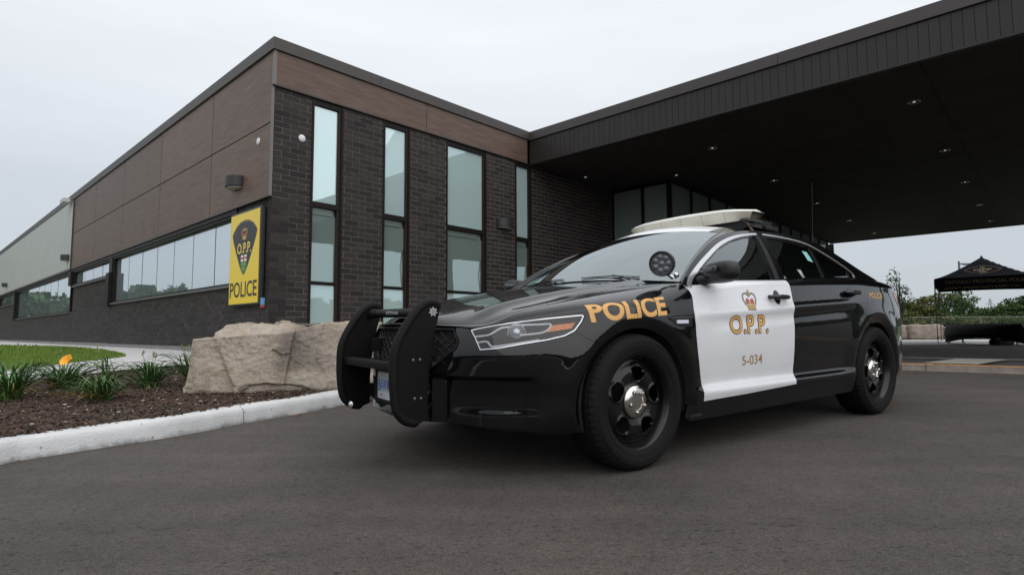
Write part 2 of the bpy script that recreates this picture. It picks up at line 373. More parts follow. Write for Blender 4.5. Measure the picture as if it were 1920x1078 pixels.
def offs(U,Z):
    sh=.047*(U-1.0)*sst(Z,.42,.80)*sst(U,-.3,.5)+ -.061*0
    d=bil(DTAB,U,Z-sh)
    for cu,cz in WC:
        r=np.hypot(U-cu,(Z-cz)*1.0)
        b=np.exp(-((r-.455)/.035)**2)*.014*(r<.455)+(r>=.455)*.014*np.exp(-((r-.455)/.085)**2)
        b=b-.030*np.clip((.425-r)/.06,0,1)**1.5
        d=d-b*sst(Z,.2,.34)
    # front bumper pocket
    bx=sst(U,-1.22,-1.12)*(1-sst(U,-.68,-.60));k_=sst(U,-.80,-.62);bz=sst(Z,.16+.0*k_,.20+.0*k_)*(1-sst(Z,.488,.514))
    d=d+.040*bx*bz
    return d
def S(U,V,off=0.):
    """lower shell; V==z up to the shoulder, then angle parameter to the top edge"""
    U=np.asarray(U,float);V=np.asarray(V,float)
    zs=np.interp(U,GU,ZS);zt=np.interp(U,GU,ZT);dt=np.interp(U,GU,DTP)
    ds=offs(U,zs)
    # slope just under the shoulder so that the roll starts tangent
    g=np.clip((ds-offs(U,zs-.012))/.012,0,3)
    th0=np.arctan(g)
    L=np.maximum(1e-4,np.hypot(zt-zs,dt-ds))
    q=np.clip((V-zs)/L,0,1)
    th=th0+(np.pi/2*.93-th0)*q
    # ellipse arc from th0: normalised
    den_z=np.sin(np.pi/2*.93)-np.sin(th0);den_d=np.cos(th0)-np.cos(np.pi/2*.93)
    z=np.where(V<=zs,V,zs+(zt-zs)*(np.sin(th)-np.sin(th0))/np.maximum(den_z,1e-3))
    d=np.where(V<=zs,offs(U,np.minimum(V,zs)),ds+(dt-ds)*(np.cos(th0)-np.cos(th))/np.maximum(den_d,1e-3))
    d=d+off
    s=np.interp(U,PU,PS)-np.interp(U,PU,PNS)*d;l=np.interp(U,PU,PLL)-np.interp(U,PU,PNL)*d
    return np.stack([s,l,z],-1)
def vtop(U):
    zs=np.interp(U,GU,ZS);zt=np.interp(U,GU,ZT);dt=np.interp(U,GU,DTP);return zs+np.maximum(1e-4,np.hypot(zt-zs,dt-offs(np.asarray(U,float),zs)))
# greenhouse side surface: domain (s,z)
def G(s,z,off=0.):
    s=np.asarray(s,float);z=np.asarray(z,float)
    zt=np.interp(s,GU,ZT)
    lb=np.interp(s,PU,PLL)-.085-.0*s          # half width at the belt
    lb=pchip([.2,.6,1.5,2.3,2.9,3.5],[.862,.872,.882,.874,.845,.79],s)
    h=z-1.03
    l=lb-.44*h-.42*np.clip(h,0,1)**2-off
    return np.stack([s+0*l,l,z],-1)
# hood height field
def H(s,l):
    s=np.asarray(s,float);l=np.abs(np.asarray(l,float))
    zc=pchip([-1.0,-.9,-.8,-.6,-.3,0,.3,.7],[.755,.80,.828,.876,.938,.988,1.03,1.075],s)
    # height at the seam (from the shell top)
    ls=np.interp(s,_SS,_SL);zz=np.interp(s,_SS,_SZ)
    t=np.clip(l/ls,0,1)
    z=zc+(zz-zc)*t**2.6
    r=.46+.10*sst(s,-.8,.3)
    z=z+.012*np.exp(-((l-r)/.045)**2)*sst(s,-.85,-.5)-.006*sst(l,r+.0,r+.09)*(1-sst(l,ls-.1,ls))
    return z
_u=np.arange(UMIN,.75,.01);_e=S(_u,vtop(_u)+1)
_SS,_SL,_SZ=_e[:,0],np.maximum(_e[:,1],.05),_e[:,2]
_o=np.argsort(_SS);_SS,_SL,_SZ=_SS[_o],_SL[_o],_SZ[_o]
# ============================================================ THE GROUND
def g_road(x, y):
    y = max(y, -40); return (.027*y if y < 8.5 else .2295+.003*(min(y, 30)-8.5)+.0213*1.5*(1-math.exp(-(min(y, 30)-8.5)/1.5)))+.001
def g_isl(x, y): return min(.465, .228+.0155*(y-3.4)+.0012*(y-3.4)**2)
M_asph = mat('asphalt', (.063, .054, .048), .82, var=.10, vscale=1.1, bump=.35, bscale=220, spec=.35)
def asphalt_nodes(m):
    nt = m.node_tree; b = nt.nodes['Principled BSDF']; L = nt.links.new
    src = b.inputs['Base Color'].links[0].from_socket
    tcn = _nd(nt, 'ShaderNodeTexCoord')
    a = _nd(nt, 'ShaderNodeTexVoronoi'); a.inputs['Scale'].default_value = 210; L(tcn.outputs['Object'], a.inputs['Vector'])
    r = _nd(nt, 'ShaderNodeMapRange'); r.inputs[1].default_value = 0; r.inputs[2].default_value = 1; r.inputs[3].default_value = .55; r.inputs[4].default_value = 1.8; L(a.outputs['Color'], r.inputs[0])
    n2 = _nd(nt, 'ShaderNodeTexNoise'); n2.inputs['Scale'].default_value = 9; n2.inputs['Detail'].default_value = 8; n2.inputs['Roughness'].default_value = .75; L(tcn.outputs['Object'], n2.inputs['Vector'])
    r2 = _nd(nt, 'ShaderNodeMapRange'); r2.inputs[1].default_value = .35; r2.inputs[2].default_value = .65; r2.inputs[3].default_value = .88; r2.inputs[4].default_value = 1.12; L(n2.outputs[0], r2.inputs[0])
    # long faint streaks along the lane
    mpn = _nd(nt, 'ShaderNodeMapping'); mpn.inputs['Scale'].default_value = (.25, 3.0, 1); mpn.inputs['Rotation'].default_value = (0, 0, -.95); L(tcn.outputs['Object'], mpn.inputs[0])
    n3 = _nd(nt, 'ShaderNodeTexNoise'); n3.inputs['Scale'].default_value = 1.3; n3.inputs['Detail'].default_value = 4; L(mpn.outputs[0], n3.inputs['Vector'])
    r3 = _nd(nt, 'ShaderNodeMapRange'); r3.inputs[1].default_value = .35; r3.inputs[2].default_value = .65; r3.inputs[3].default_value = .9; r3.inputs[4].default_value = 1.1; L(n3.outputs[0], r3.inputs[0])
    # few dark pits, drawn out a little along the lane
    mp4 = _nd(nt, 'ShaderNodeMapping'); mp4.inputs['Scale'].default_value = (.6, 1.5, 1); mp4.inputs['Rotation'].default_value = (0, 0, -.4); L(tcn.outputs['Object'], mp4.inputs[0])
    v2 = _nd(nt, 'ShaderNodeTexNoise'); v2.inputs['Scale'].default_value = 42; v2.inputs['Detail'].default_value = 3; v2.inputs['Roughness'].default_value = .65; L(mp4.outputs[0], v2.inputs['Vector'])
    r4 = _nd(nt, 'ShaderNodeMapRange'); r4.inputs[1].default_value = .33; r4.inputs[2].default_value = .42; r4.inputs[3].default_value = .40; r4.inputs[4].default_value = 1; L(v2.outputs[0], r4.inputs[0])
    n5 = _nd(nt, 'ShaderNodeTexNoise'); n5.inputs['Scale'].default_value = .7; n5.inputs['Detail'].default_value = 3; L(tcn.outputs['Object'], n5.inputs['Vector'])
    r5 = _nd(nt, 'ShaderNodeMapRange'); r5.inputs[1].default_value = .35; r5.inputs[2].default_value = .65; r5.inputs[3].default_value = .86; r5.inputs[4].default_value = 1.10; L(n5.outputs[0], r5.inputs[0])
    for x in (r, r2, r3, r4, r5):
        mu = _nd(nt, 'ShaderNodeMixRGB', blend_type='MULTIPLY'); mu.inputs[0].default_value = 1; L(src, mu.inputs[1]); L(x.outputs[0], mu.inputs[2]); src = mu.outputs[0]
    L(src, b.inputs['Base Color'])
asphalt_nodes(M_asph)
def sheet(name, poly, zf, m, step=1.0, dz=0., smooth=True, skirt=0.):
    vo, fo = cdt(resample(poly, step), (), step)
    V = [(x, y, zf(x, y)+dz) for x, y in vo]; F = [tuple(f) for f in fo]
    return tag(mesh_obj(name, V, F, m, smooth=smooth), kind='structure')
ys = [-120, -60, -40, 0, 5, 8.5, 9, 9.5, 10, 10.7, 11.5, 13, 16, 20, 30, 60, 200, 700]
V = []; F = []
xsr = [-600, -100, -30, -10, 0, 10, 30, 100, 600]
for y in ys:
    for x in xsr: V.append((x, y, g_road(x, y)))
for j in range(len(ys)-1):
    for i in range(len(xsr)-1): a = j*len(xsr)+i; F.append((a, a+1, a+1+len(xsr), a+len(xsr)))
tag(mesh_obj('ground', V, F, M_asph), kind='structure')
# kerb line (foot of the kerb), from the left of the frame to under the canopy
KERB = spl([(-3.6, -6.0), (-3.1, 0.), (-2.98, 2.2), (-2.84, 3.22), (-2.74, 3.44), (-2.46, 3.80), (-2.25, 4.10), (-2.05, 4.50), (-1.79, 4.94), (-1.54, 5.44), (-1.0, 6.55), (-.35, 7.8), (.9, 9.5), (3.0, 11.8), (3.6, 12.5)], .12)
M_kerb = mat('kerb_concrete', (.60, .605, .61), .85, var=.10, vscale=5, bump=.45, bscale=70)
def stain(m):
    nt = m.node_tree; b = nt.nodes['Principled BSDF']; L = nt.links.new; src = b.inputs['Base Color'].links[0].from_socket
    tcn = _nd(nt, 'ShaderNodeTexCoord'); at = _nd(nt, 'ShaderNodeAttribute', attribute_name='foot')
    n = _nd(nt, 'ShaderNodeTexNoise'); n.inputs['Scale'].default_value = 7; n.inputs['Detail'].default_value = 9; n.inputs['Roughness'].default_value = .7; L(tcn.outputs['Object'], n.inputs['Vector'])
    a = _nd(nt, 'ShaderNodeMath', operation='ADD'); L(n.outputs[0], a.inputs[0]); L(at.outputs['Fac'], a.inputs[1])
    r = _nd(nt, 'ShaderNodeMapRange'); r.inputs[1].default_value = 1.27; r.inputs[2].default_value = 1.6; L(a.outputs[0], r.inputs[0])
    mx = _nd(nt, 'ShaderNodeMixRGB'); L(r.outputs[0], mx.inputs[0]); L(src, mx.inputs[1]); mx.inputs[2].default_value = (.17, .165, .16, 1)
    v = _nd(nt, 'ShaderNodeTexVoronoi'); v.inputs['Scale'].default_value = 12; L(tcn.outputs['Object'], v.inputs['Vector'])
    r2 = _nd(nt, 'ShaderNodeMapRange'); r2.inputs[1].default_value = .06; r2.inputs[2].default_value = .12; r2.inputs[3].default_value = .35; r2.inputs[4].default_value = 1; L(v.outputs['Distance'], r2.inputs[0])
    mu = _nd(nt, 'ShaderNodeMixRGB', blend_type='MULTIPLY'); mu.inputs[0].default_value = 1; L(mx.outputs[0], mu.inputs[1]); L(r2.outputs[0], mu.inputs[2]); L(mu.outputs[0], b.inputs['Base Color'])
stain(M_kerb)
def offset_line(line, d):
    out = []
    for i, p in enumerate(line):
        a = np.array(line[max(0, i-1)]); b = np.array(line[min(len(line)-1, i+1)]); t = (b-a)/np.hypot(*(b-a)); out.append(tuple(np.array(p)+d*np.array([-t[1], t[0]])))
    return out
KH = .125
prof = [(-.004, -.05, 1), (0, .0, 1), (.004, .04, .7), (.008, .08, .35), (.016, .108, .1), (.032, .121, 0), (.06, .126, 0), (.14, .128, 0), (.150, .120, 0), (.152, .02, 0)]
def kerb_seg(i0, i1):
    pts = KERB[i0:i1+1]; lines = [offset_line(KERB, d)[i0:i1+1] for d, _, _ in prof]
    V = []; A = []
    for k in range(len(pts)):
        for j, (d, h, a) in enumerate(prof):
            x, y = lines[j][k]; V.append((x, y, g_road(x, KERB[i0+k][1])+h+.003*math.sin(7*k+j))); A.append(a)
    n = len(prof); F = [(k*n+j, (k+1)*n+j, (k+1)*n+j+1, k*n+j+1) for k in range(len(pts)-1) for j in range(n-1)]
    F += [tuple(range(n)), tuple(range((len(pts)-1)*n, len(pts)*n))[::-1]]
    return V, F, A
kroot = mesh_obj('kerb', [(KERB[0][0]+.1, KERB[0][1], -.2)]*3, [], M_kerb); tag(kroot, kind='structure')
jt = min(range(len(KERB)), key=lambda i: abs(KERB[i][0]+2.05)+abs(KERB[i][1]-4.5))
cuts = [0, max(0, jt-27), jt, min(len(KERB)-1, jt+27), len(KERB)-1]
for a, b in zip(cuts[:-1], cuts[1:]):
    if b <= a: continue
    V, F, A = kerb_seg(a, b)
    V = [Vector(v) for v in V]; n = len(prof)
    for j in range(n):                      # 6 mm joint
        for e, s in ((0, 1), (len(V)-n, -1)):
            q = V[e+j]; w = V[e+j+(n if s > 0 else -n)]; V[e+j] = q+(w-q).normalized()*.005
    o = mesh_obj('kerb_stone', V, F, M_kerb, kroot, smooth=True); at = o.data.attributes.new('foot', 'FLOAT', 'POINT'); at.data.foreach_set('value', A)
    o.data.set_sharp_from_angle(angle=math.radians(50))
# raised ground behind the kerb: mulch bed, concrete walk, lawn
BACK = offset_line(KERB, .10)
PATH_BED = [(-5.7, 3.0), (-5.42, 6.2), (-5.40, 6.6), (-5.33, 7.3), (-5.2, 8.1), (-5.05, 8.5), (-4.75, 8.72), (-3.6, 8.75), (-2.9, 9.4), (-1.6, 10.8), (0.8, 13.2), (2.6, 15.0)]
PB = spl(PATH_BED, .3)
M_mulch = mat('mulch_soil', (.055, .036, .028), .95, var=.4, vscale=40, bump=1.0, bscale=60)
def g_bed(x, y): return g_isl(x, y)-.004
bed_poly = [tuple(p) for p in BACK if p[1] > -4]+[(3.2, 13.4)]+PB[::-1]+[(-6.0, -4)]
_bk = np.array(BACK)
def bed_z(x, y):
    d = float(np.hypot(_bk[:, 0]-x, _bk[:, 1]-y).min()); t = max(0., 1-d/.14); z = g_bed(x, y)+.010*noise.noise(Vector((x*3, y*3, 0)))+.004*noise.noise(Vector((x*14, y*14, 3)))
    return z+(g_road(x, y)+.112-z)*t*t
sheet('mulch_bed', bed_poly, bed_z, M_mulch, .10)
M_conc = mat('walk_concrete', (.56, .555, .55), .85, var=.06, vscale=3, bump=.15, bscale=90)
M_concj = mat('joint_dark', (.12, .115, .11), .9)
B_O = Vector((-3.985, 9.5, 0)); YAW = .7545
dR = Vector((math.sin(YAW), math.cos(YAW), 0)); dL = Vector((-math.cos(YAW), math.sin(YAW), 0))
def BW(u, v, z=0): p = B_O+dR*u+dL*v; return Vector((p.x, p.y, z))
LAWN = spl([(-6.5, 2.0), (-6.77, 7.7), (-6.83, 8.2), (-6.90, 9.1), (-6.93, 9.9), (-6.98, 10.45), (-7.25, 10.95), (-8.6, 12.36), (-12.31, 15.66), (-15.69, 17.88), (-28, 29.5), (-50, 50)], .4)
walk_poly = [(-6.2, 2.0)]+PB+[tuple(BW(10.3, -.1).xy), tuple(BW(0, -.02).xy), tuple(BW(-.02, 50).xy), (-52, 52)]+LAWN[::-1]
sheet('path', walk_poly, g_isl, M_conc, .9, dz=.012)
# saw-cut joints in the walk
J = MB()
for i in range(3, len(PB)-6, 5):
    a = Vector((*PB[i], 0)); b = Vector((*PB[i+1], 0)); t = (b-a).normalized(); nn = Vector((-t.y, t.x, 0)); 
    pts = [a+nn*k*.25 for k in range(0, 7)]
    for p, q in zip(pts[:-1], pts[1:]):
        if q.x < -6.9 or q.y > 12: break
        z1, z2 = g_isl(*p.xy)+.0165, g_isl(*q.xy)+.0165; w = t*.005
        J.add([(p-w)+Vector((0, 0, z1)), (p+w)+Vector((0, 0, z1)), (q+w)+Vector((0, 0, z2)), (q-w)+Vector((0, 0, z2))], [(0, 1, 2, 3)])
tag(J.build('path_joint', M_concj, kind='structure'))
M_lawn = mat('lawn_soil', (.09, .14, .022), .95, var=.3, vscale=20)
lawn_poly = [(-60, 2.0)]+LAWN+[(-60, 60)]
def g_lawn(x, y): return g_isl(x, y)+.018
sheet('lawn', lawn_poly, g_lawn, M_lawn, 1.2)
M_grass = mat('grass_blade', (.10, .19, .018), .7, var=.4, vscale=3, island=.45, col2=(.17, .24, .035))
V = []; F = []
lp = lawn_poly
def scatter(poly, n, box):
    x = rng.uniform(box[0], box[1], n); y = rng.uniform(box[2], box[3], n); k = inpoly(x, y, poly); return x[k], y[k]
for n, box in ((60000, (-9.4, -6.5, 5.5, 13.5)), (45000, (-13, -9.4, 5.5, 17)), (30000, (-26, -13, 8, 28))):
    x, y = scatter(lp, n, box); h0 = .035 if box[1] > -7 else (.05 if box[1] > -10 else .07); w0 = .005 if box[1] > -7 else (.010 if box[1] > -10 else .03)
    for a, b in zip(x, y):
        z = g_lawn(a, b)-.004; t = random.uniform(0, 6.28); h = h0*random.uniform(.6, 1.25); w = w0*random.uniform(.7, 1.3); lx, ly = random.uniform(-.02, .02), random.uniform(-.02, .02)
        i = len(V); V += [(a-w*math.cos(t), b-w*math.sin(t), z), (a+w*math.cos(t), b+w*math.sin(t), z), (a+lx, b+ly, z+h)]; F.append((i, i+1, i+2))
mesh_obj('grass', V, F, M_grass, kind='stuff')
# bark chips
M_chip = mat('bark_chip', (.066, .040, .026), .9, var=.4, vscale=30, island=.75, bump=.5, bscale=200)
V = []; F = []
def chips(n, box, s0, s1):
    x, y = scatter(bed_poly, n, box)
    for a, b in zip(x, y):
        z = bed_z(a, b)+random.uniform(0, .012); L_ = random.uniform(s0, s1); W_ = L_*random.uniform(.22, .5); t = random.uniform(0, 6.28)
        M = Matrix.Translation((a, b, z)) @ Matrix.Rotation(t, 4, 'Z') @ Matrix.Rotation(random.gauss(0, .35), 4, 'X') @ Matrix.Rotation(random.gauss(0, .3), 4, 'Y'); h = random.uniform(.002, .006)
        i = len(V); V.extend([tuple(M @ Vector(p)) for p in ((-L_/2, -W_/2*.7, 0), (L_/2*.9, -W_/2, 0), (L_/2, W_/2*.8, h*.3), (-L_/2*.9, W_/2, 0), (0, 0, h+.003))])
        F.extend([(i, i+1, i+4), (i+1, i+2, i+4), (i+2, i+3, i+4), (i+3, i, i+4)])
chips(16000, (-4.6, -1.2, 3.2, 6.3), .015, .048); chips(10000, (-6.0, -1.0, 5.0, 9.3), .02, .055); chips(3000, (-5.0, -2.8, 1.5, 3.6), .02, .05)
mesh_obj('bark_mulch', V, F, M_chip, kind='stuff')
V = []; F = []
M_pale = mat('pale_chip', (.42, .38, .34), .8, island=.3)
x, y = scatter(bed_poly, 330, (-4.8, -1.3, 3.4, 7.4))
for a, b in zip(x, y):
    M = Matrix.Translation((a, b, g_bed(a, b)+.014)) @ Matrix.Rotation(random.uniform(0, 6.28), 4, 'Z') @ Matrix.Rotation(random.gauss(0, .3), 4, 'X'); L_ = random.uniform(.008, .028); W_ = L_*random.uniform(.3, .8); i = len(V)
    V += [tuple(M @ Vector(p)) for p in ((-L_/2, -W_/2, 0), (L_/2, -W_/2, 0), (L_/2, W_/2, 0), (-L_/2, W_/2, 0), (0, 0, .005))]; F += [(i, i+1, i+4), (i+1, i+2, i+4), (i+2, i+3, i+4), (i+3, i, i+4)]
mesh_obj('wood_chips', V, F, M_pale, kind='stuff')
# dead leaf lying by the kerb
lf = MB(); lf.add([(0, 0, 0), (.02, .012, .01), (.05, .014, .004), (.075, 0, .012), (.05, -.014, .012), (.02, -.012, .002), (.035, .02, .014)], [(0, 1, 5), (1, 2, 4, 5), (2, 3, 4), (1, 6, 2)])
o = lf.build('dead_leaf', mat('dead_leaf_brown', (.28, .10, .035), .8, var=.3, vscale=40)); o.location = (-1.80, 4.85, g_road(0, 4.85)+.004); tag(o, 'small curled orange-brown dead leaf lying on the asphalt at the foot of the kerb', 'leaf')
# island of the drive under the canopy, at the right
e1 = Vector((6.06, 8.60)); ed = (Vector((7.05, 8.04))-e1).normalized(); en = Vector((-ed.y, ed.x))
if en.y < 0: en = -en
def IS(a, b): p = e1+ed*a+en*b; return (p.x, p.y)
def g_is(x, y): return g_road(x, y)+.10
M_isl = mat('island_paver', (.052, .048, .046), .8, var=.15, vscale=5, bump=.3, bscale=120)
isl_o = mesh_obj('traffic_island', *(lambda P: ([(*p, g_is(*p)) for p in P], [tuple(range(len(P)))]))([IS(-6, 0), IS(9, 0), IS(9, 1.65), IS(-6, 1.65)]), M_isl); tag(isl_o, kind='structure')
M_ks = mat('island_kerb_concrete', (.26, .22, .19), .85, var=.3, vscale=8, bump=.4, bscale=60)
M_kso = mat('island_kerb_orange', (.50, .27, .12), .8, var=.25, vscale=10)
kx = [-6+15*i/10 for i in range(11)]
for i in range(10):
    a, b = kx[i]+.004, kx[i+1]-.004; m_ = MB()
    P = [IS(a, -.10), IS(b, -.10), IS(b, 0), IS(a, 0)]
    z = [g_road(*p) for p in P]
    m_.cur = 0; v = [(*P[k], z[k]-.02) for k in range(4)]+[(*P[k], z[k]+.098) for k in range(4)]
    m_.add(v, [(0, 1, 5, 4), (1, 2, 6, 5), (2, 3, 7, 6), (3, 0, 4, 7), (4, 5, 6, 7)])
    q = [IS(a, -.103), IS(b, -.103), IS(b, -.045), IS(a, -.045)]; m_.cur = 1
    m_.add([(*p, g_road(*p)+.103) for p in q]+[(*p, g_road(*p)+.088) for p in q], [(0, 1, 2, 3), (0, 1, 5, 4)])
    m_.build('kerb_stone', [M_ks, M_kso], isl_o, fix=False)
def strip(name, a0, a1, b0, b1, m, dz, parent=None, shear=0.):
    n = 12; V = []; F = []
    for k in range(n+1):
        a = a0+(a1-a0)*k/n
        for b in (b0, b1): x, y = IS(a+shear*(b-b0), b); V.append((x, y, g_is(x, y)+dz))
    for k in range(n): F.append((2*k, 2*k+2, 2*k+3, 2*k+1))
    o = mesh_obj(name, V, F, m, parent); return o
strip('painted_line', -6, 9, 1.50, 1.60, mat('line_white', (.42, .41, .39), .8, var=.15, vscale=12), .006, isl_o)
strip('concrete_pad', -.02, .62, .04, 1.46, mat('pad_concrete', (.33, .31, .27), .85, var=.12, vscale=6), .008, isl_o, shear=.42)
# light concrete walk beyond the drive
M_w2 = mat('far_walk', (.50, .50, .49), .9, var=.08, vscale=2)
far_walk = [(6, 17.3), (40, 17.3), (60, 17.3), (60, 20.2), (6, 20.2)]
V = [(3, 22.6, .29), (90, 22.0, .29), (90, 22.1, .315), (3, 22.7, .315), (90, 28.6, .41), (3, 28.6, .41)]
tag(mesh_obj('sidewalk', V, [(0, 1, 2, 3), (3, 2, 4, 5)], M_w2), kind='structure')
M_verge = mat('verge_grass', (.055, .085, .022), .95, var=.4, vscale=3, bump=.6, bscale=8)
V = []; F = []
for j, (y, z) in enumerate([(28.6, .41), (29.5, .43), (34, .50), (42, 1.0), (56, 1.35), (90, 1.35), (150, 1.2), (400, 1.0)]):
    for i in range(15):
        x = 3+i*8 if i < 14 else 600; V.append((x, y, z+(.12*noise.noise(Vector((x*.3, y*.3, 0))) if y > 32 else 0)))
for j in range(7):
    for i in range(14): a = j*15+i; F.append((a, a+1, a+16, a+15))
tag(mesh_obj('verge', V, F, M_verge, smooth=True), kind='structure')

# ============================================================ THE STATION BUILDING
bld = empty('police_station', BW(0, 0, .46), 0, 'long single-storey police station of dark brick, brown wood-look panels and pale metal cladding', 'building')
Mb = Matrix(((dR.x, dL.x, 0, B_O.x), (dR.y, dL.y, 0, B_O.y), (0, 0, 1, 0), (0, 0, 0, 1)))     # (u,v,z) -> world, flips handedness
Mloc = Matrix.Translation(-Vector(bld.location)) @ Mb
class BB(MB):
    def ubox(s, u0, u1, v0, v1, z0, z1):
        return s.box((u0, v0, z0), (u1, v1, z1), Mloc)
M_brick = mat('dark_brick', (.0235, .019, .018), .8, var=.22, vscale=9, bump=.5, bscale=120, island=.5)
M_mortar = mat('mortar', (.155, .135, .128), .9, var=.2, vscale=12, bump=.3, bscale=150)
M_wood = mat('wood_panel', (.092, .056, .042), .5, var=.2, vscale=2.2, stretch=(1, 1, 9), bump=.04, bscale=30, col2=(.160, .102, .077), objrand=.12, spec=.4)
M_cop = mat('coping_metal', (.050, .042, .039), .5, spec=.5, var=.06, vscale=2)
M_frame = mat('window_frame', (.010, .0075, .0065), .5, spec=.2)
M_jamb = mat('jamb_brown', (.026, .014, .010), .5, spec=.2)
M_dark = mat('recess_black', (.006, .006, .006), .9)
M_metal = mat('ribbed_cladding', (.42, .43, .415), .45, spec=.5, var=.04, vscale=1)
M_found = mat('foundation', (.20, .20, .19), .9, var=.12, vscale=5, bump=.3, bscale=40)
M_black = mat('fascia_plank', (.021, .017, .0155), .5, var=.12, vscale=2, stretch=(6, 6, .6), objrand=.12, spec=.4)
g_span = glass_mat('spandrel_glass', (.66, .80, .82), .34, tr=0., body=(.50, .66, .65), bump=.02)
g_band = glass_mat('band_glass', (.86, .90, .94), .62, tr=0., body=(.38, .46, .47), bump=.03)
g_low = glass_mat('lower_glass', (.60, .72, .71), .45, tr=.25, transp=(.5, .6, .58), body=(.32, .42, .39), bump=.03)
g_vest = glass_mat('vestibule_glass', (.45, .55, .52), .14, tr=.15, transp=(.5, .6, .58), body=(.26, .32, .29), bump=.02)
M_blind = mat('blind', (.22, .27, .26), .8)
ZB, ZT_ = .56, 4.99
# core walls (mortar planes) - set back behind the brick faces, with openings left for the windows
WIN_R = [(.687, 1.29), (2.177, 2.802), (3.773, 4.957), (5.948, 6.516)]
core = BB()
edges = [0.]+[x for w in WIN_R for x in w]+[10.18]
for k in range(0, len(edges), 2): core.ubox(edges[k]+(.016 if k == 0 else 0), edges[k+1], .006, .30, ZB-.1, ZT_)
core.build('end_wall', M_mortar, bld)
# side wall with its openings
side = BB()
def L_regions():
    """brick areas of the long side (v0,v1,z0,z1)"""
    return [(0, 1.40, ZB, 3.08), (1.40, 10.20, ZB, 1.66), (10.20, 15.30, ZB, 2.48), (15.30, 15.62, ZB, 1.60), (15.62, 28.62, ZB, 1.58), (28.62, 35.6, ZB, 2.44), (35.6, 38, ZB, 2.9)]
for v0, v1, z0, z1 in L_regions(): side.ubox(.010, .30, max(v0, .006), v1, z0-.1, z1)
side.build('side_wall', M_mortar, bld)
fd = BB()
for i in range(13): fd.ubox(-.012, .28, .0+3*i, 3*i+2.99, .2, ZB)
for i in range(4): fd.ubox(-.012+2.6*i, 2.6*i+2.57, -.012, .2, .2, ZB)
fd.build('foundation', M_found, bld)
# inner body so that nothing is seen through
bd = BB(); bd.ubox(.32, 10.1, .32, 40, .3, 5.5); bd.ubox(10.3, 26, -1.5, 20, .3, 5.4); bd.build('inner_wall', M_dark, bld)
# roof slab
rf = BB(); rf.ubox(-.01, 10.2, -.01, 40, 5.60, 5.66); rf.build('roof', M_cop, bld)
# --- bricks
BL, BH, BJ = .290, .0905, .0095
brick_me = None
def brick_mesh(l):
    m = MB(); m.box((-l/2, 0, -BH/2), (l/2, .02, BH/2)); me = bpy.data.meshes.new('brick'); 
    bm = bmesh.new(); 
    vs_ = [bm.verts.new(p) for p in m.v]
    for f in m.f: bm.faces.new([vs_[i] for i in f])
    bmesh.ops.delete(bm, geom=[f for f in bm.faces if all(abs(v.co.y-.02) < 1e-6 for v in f.verts)], context='FACES_ONLY')
    bmesh.ops.bevel(bm, geom=[e for e in bm.edges if all(abs(v.co.y) < 1e-6 for v in e.verts)], offset=.004, segments=1, affect='EDGES')
    bmesh.ops.recalc_face_normals(bm, faces=bm.faces); bm.to_mesh(me); bm.free(); me.materials.append(M_brick); return me
brick_cache = {}
bricks = []       # (face, centre along, z, length)
def lay(face, a0, a1, z0, z1, cols=None):
    n = int(round((z1-z0)/.1)); 
    for i in range(n):
        z = z1-.1*(i+.5)
        if z < z0: continue
        off = 0 if (int(round((ZT_-z)/.1-.5)) % 2 == 0) else .15
        p = math.floor((a0-off)/.3)*.3+off
        while p < a1:
            l0, l1 = max(p, a0), min(p+.3, a1)
            if l1-l0 > .03: bricks.append((face, (l0+l1)/2, z, round(l1-l0-BJ, 3)))
            p += .3
for k in range(0, len(edges), 2): lay('R', edges[k], edges[k+1], ZB, ZT_)
for v0, v1, z0, z1 in L_regions(): lay('L', v0, v1, z0, z1)
camv = Vector((0, 0, .8))
def bpos(b):
    f, a, z, l = b; return BW(a, 0, z) if f == 'R' else BW(0, a, z)
def size_key(b):
    p = bpos(b); d = (p-camv).length; n = (-dL if b[0] == 'R' else -dR); c = max(0., (camv-p).normalized().dot(n)); px = p.x/p.y*1089+960
    hidden = (b[0] == 'R' and b[2] < 1.0+.06*b[1]) or px < 0 or p.y < 0 or (b[0] == 'L' and (b[2] < 1.25 and b[1] < 3.3)) or (b[0] == 'R' and b[1] > 5 and b[2] < 1.7)
    return -(c*b[3]/d/d if not hidden else 0)
order = sorted(range(len(bricks)), key=lambda i: size_key(bricks[i]))
ind = set(order[:300]); 
RB = {'R': Matrix(((dR.x, dL.x, 0), (dR.y, dL.y, 0), (0, 0, 1))).to_4x4(), 'L': Matrix(((dL.x, dR.x, 0), (dL.y, dR.y, 0), (0, 0, 1))).to_4x4()}
joined = {'R': ([], []), 'L': ([], [])}
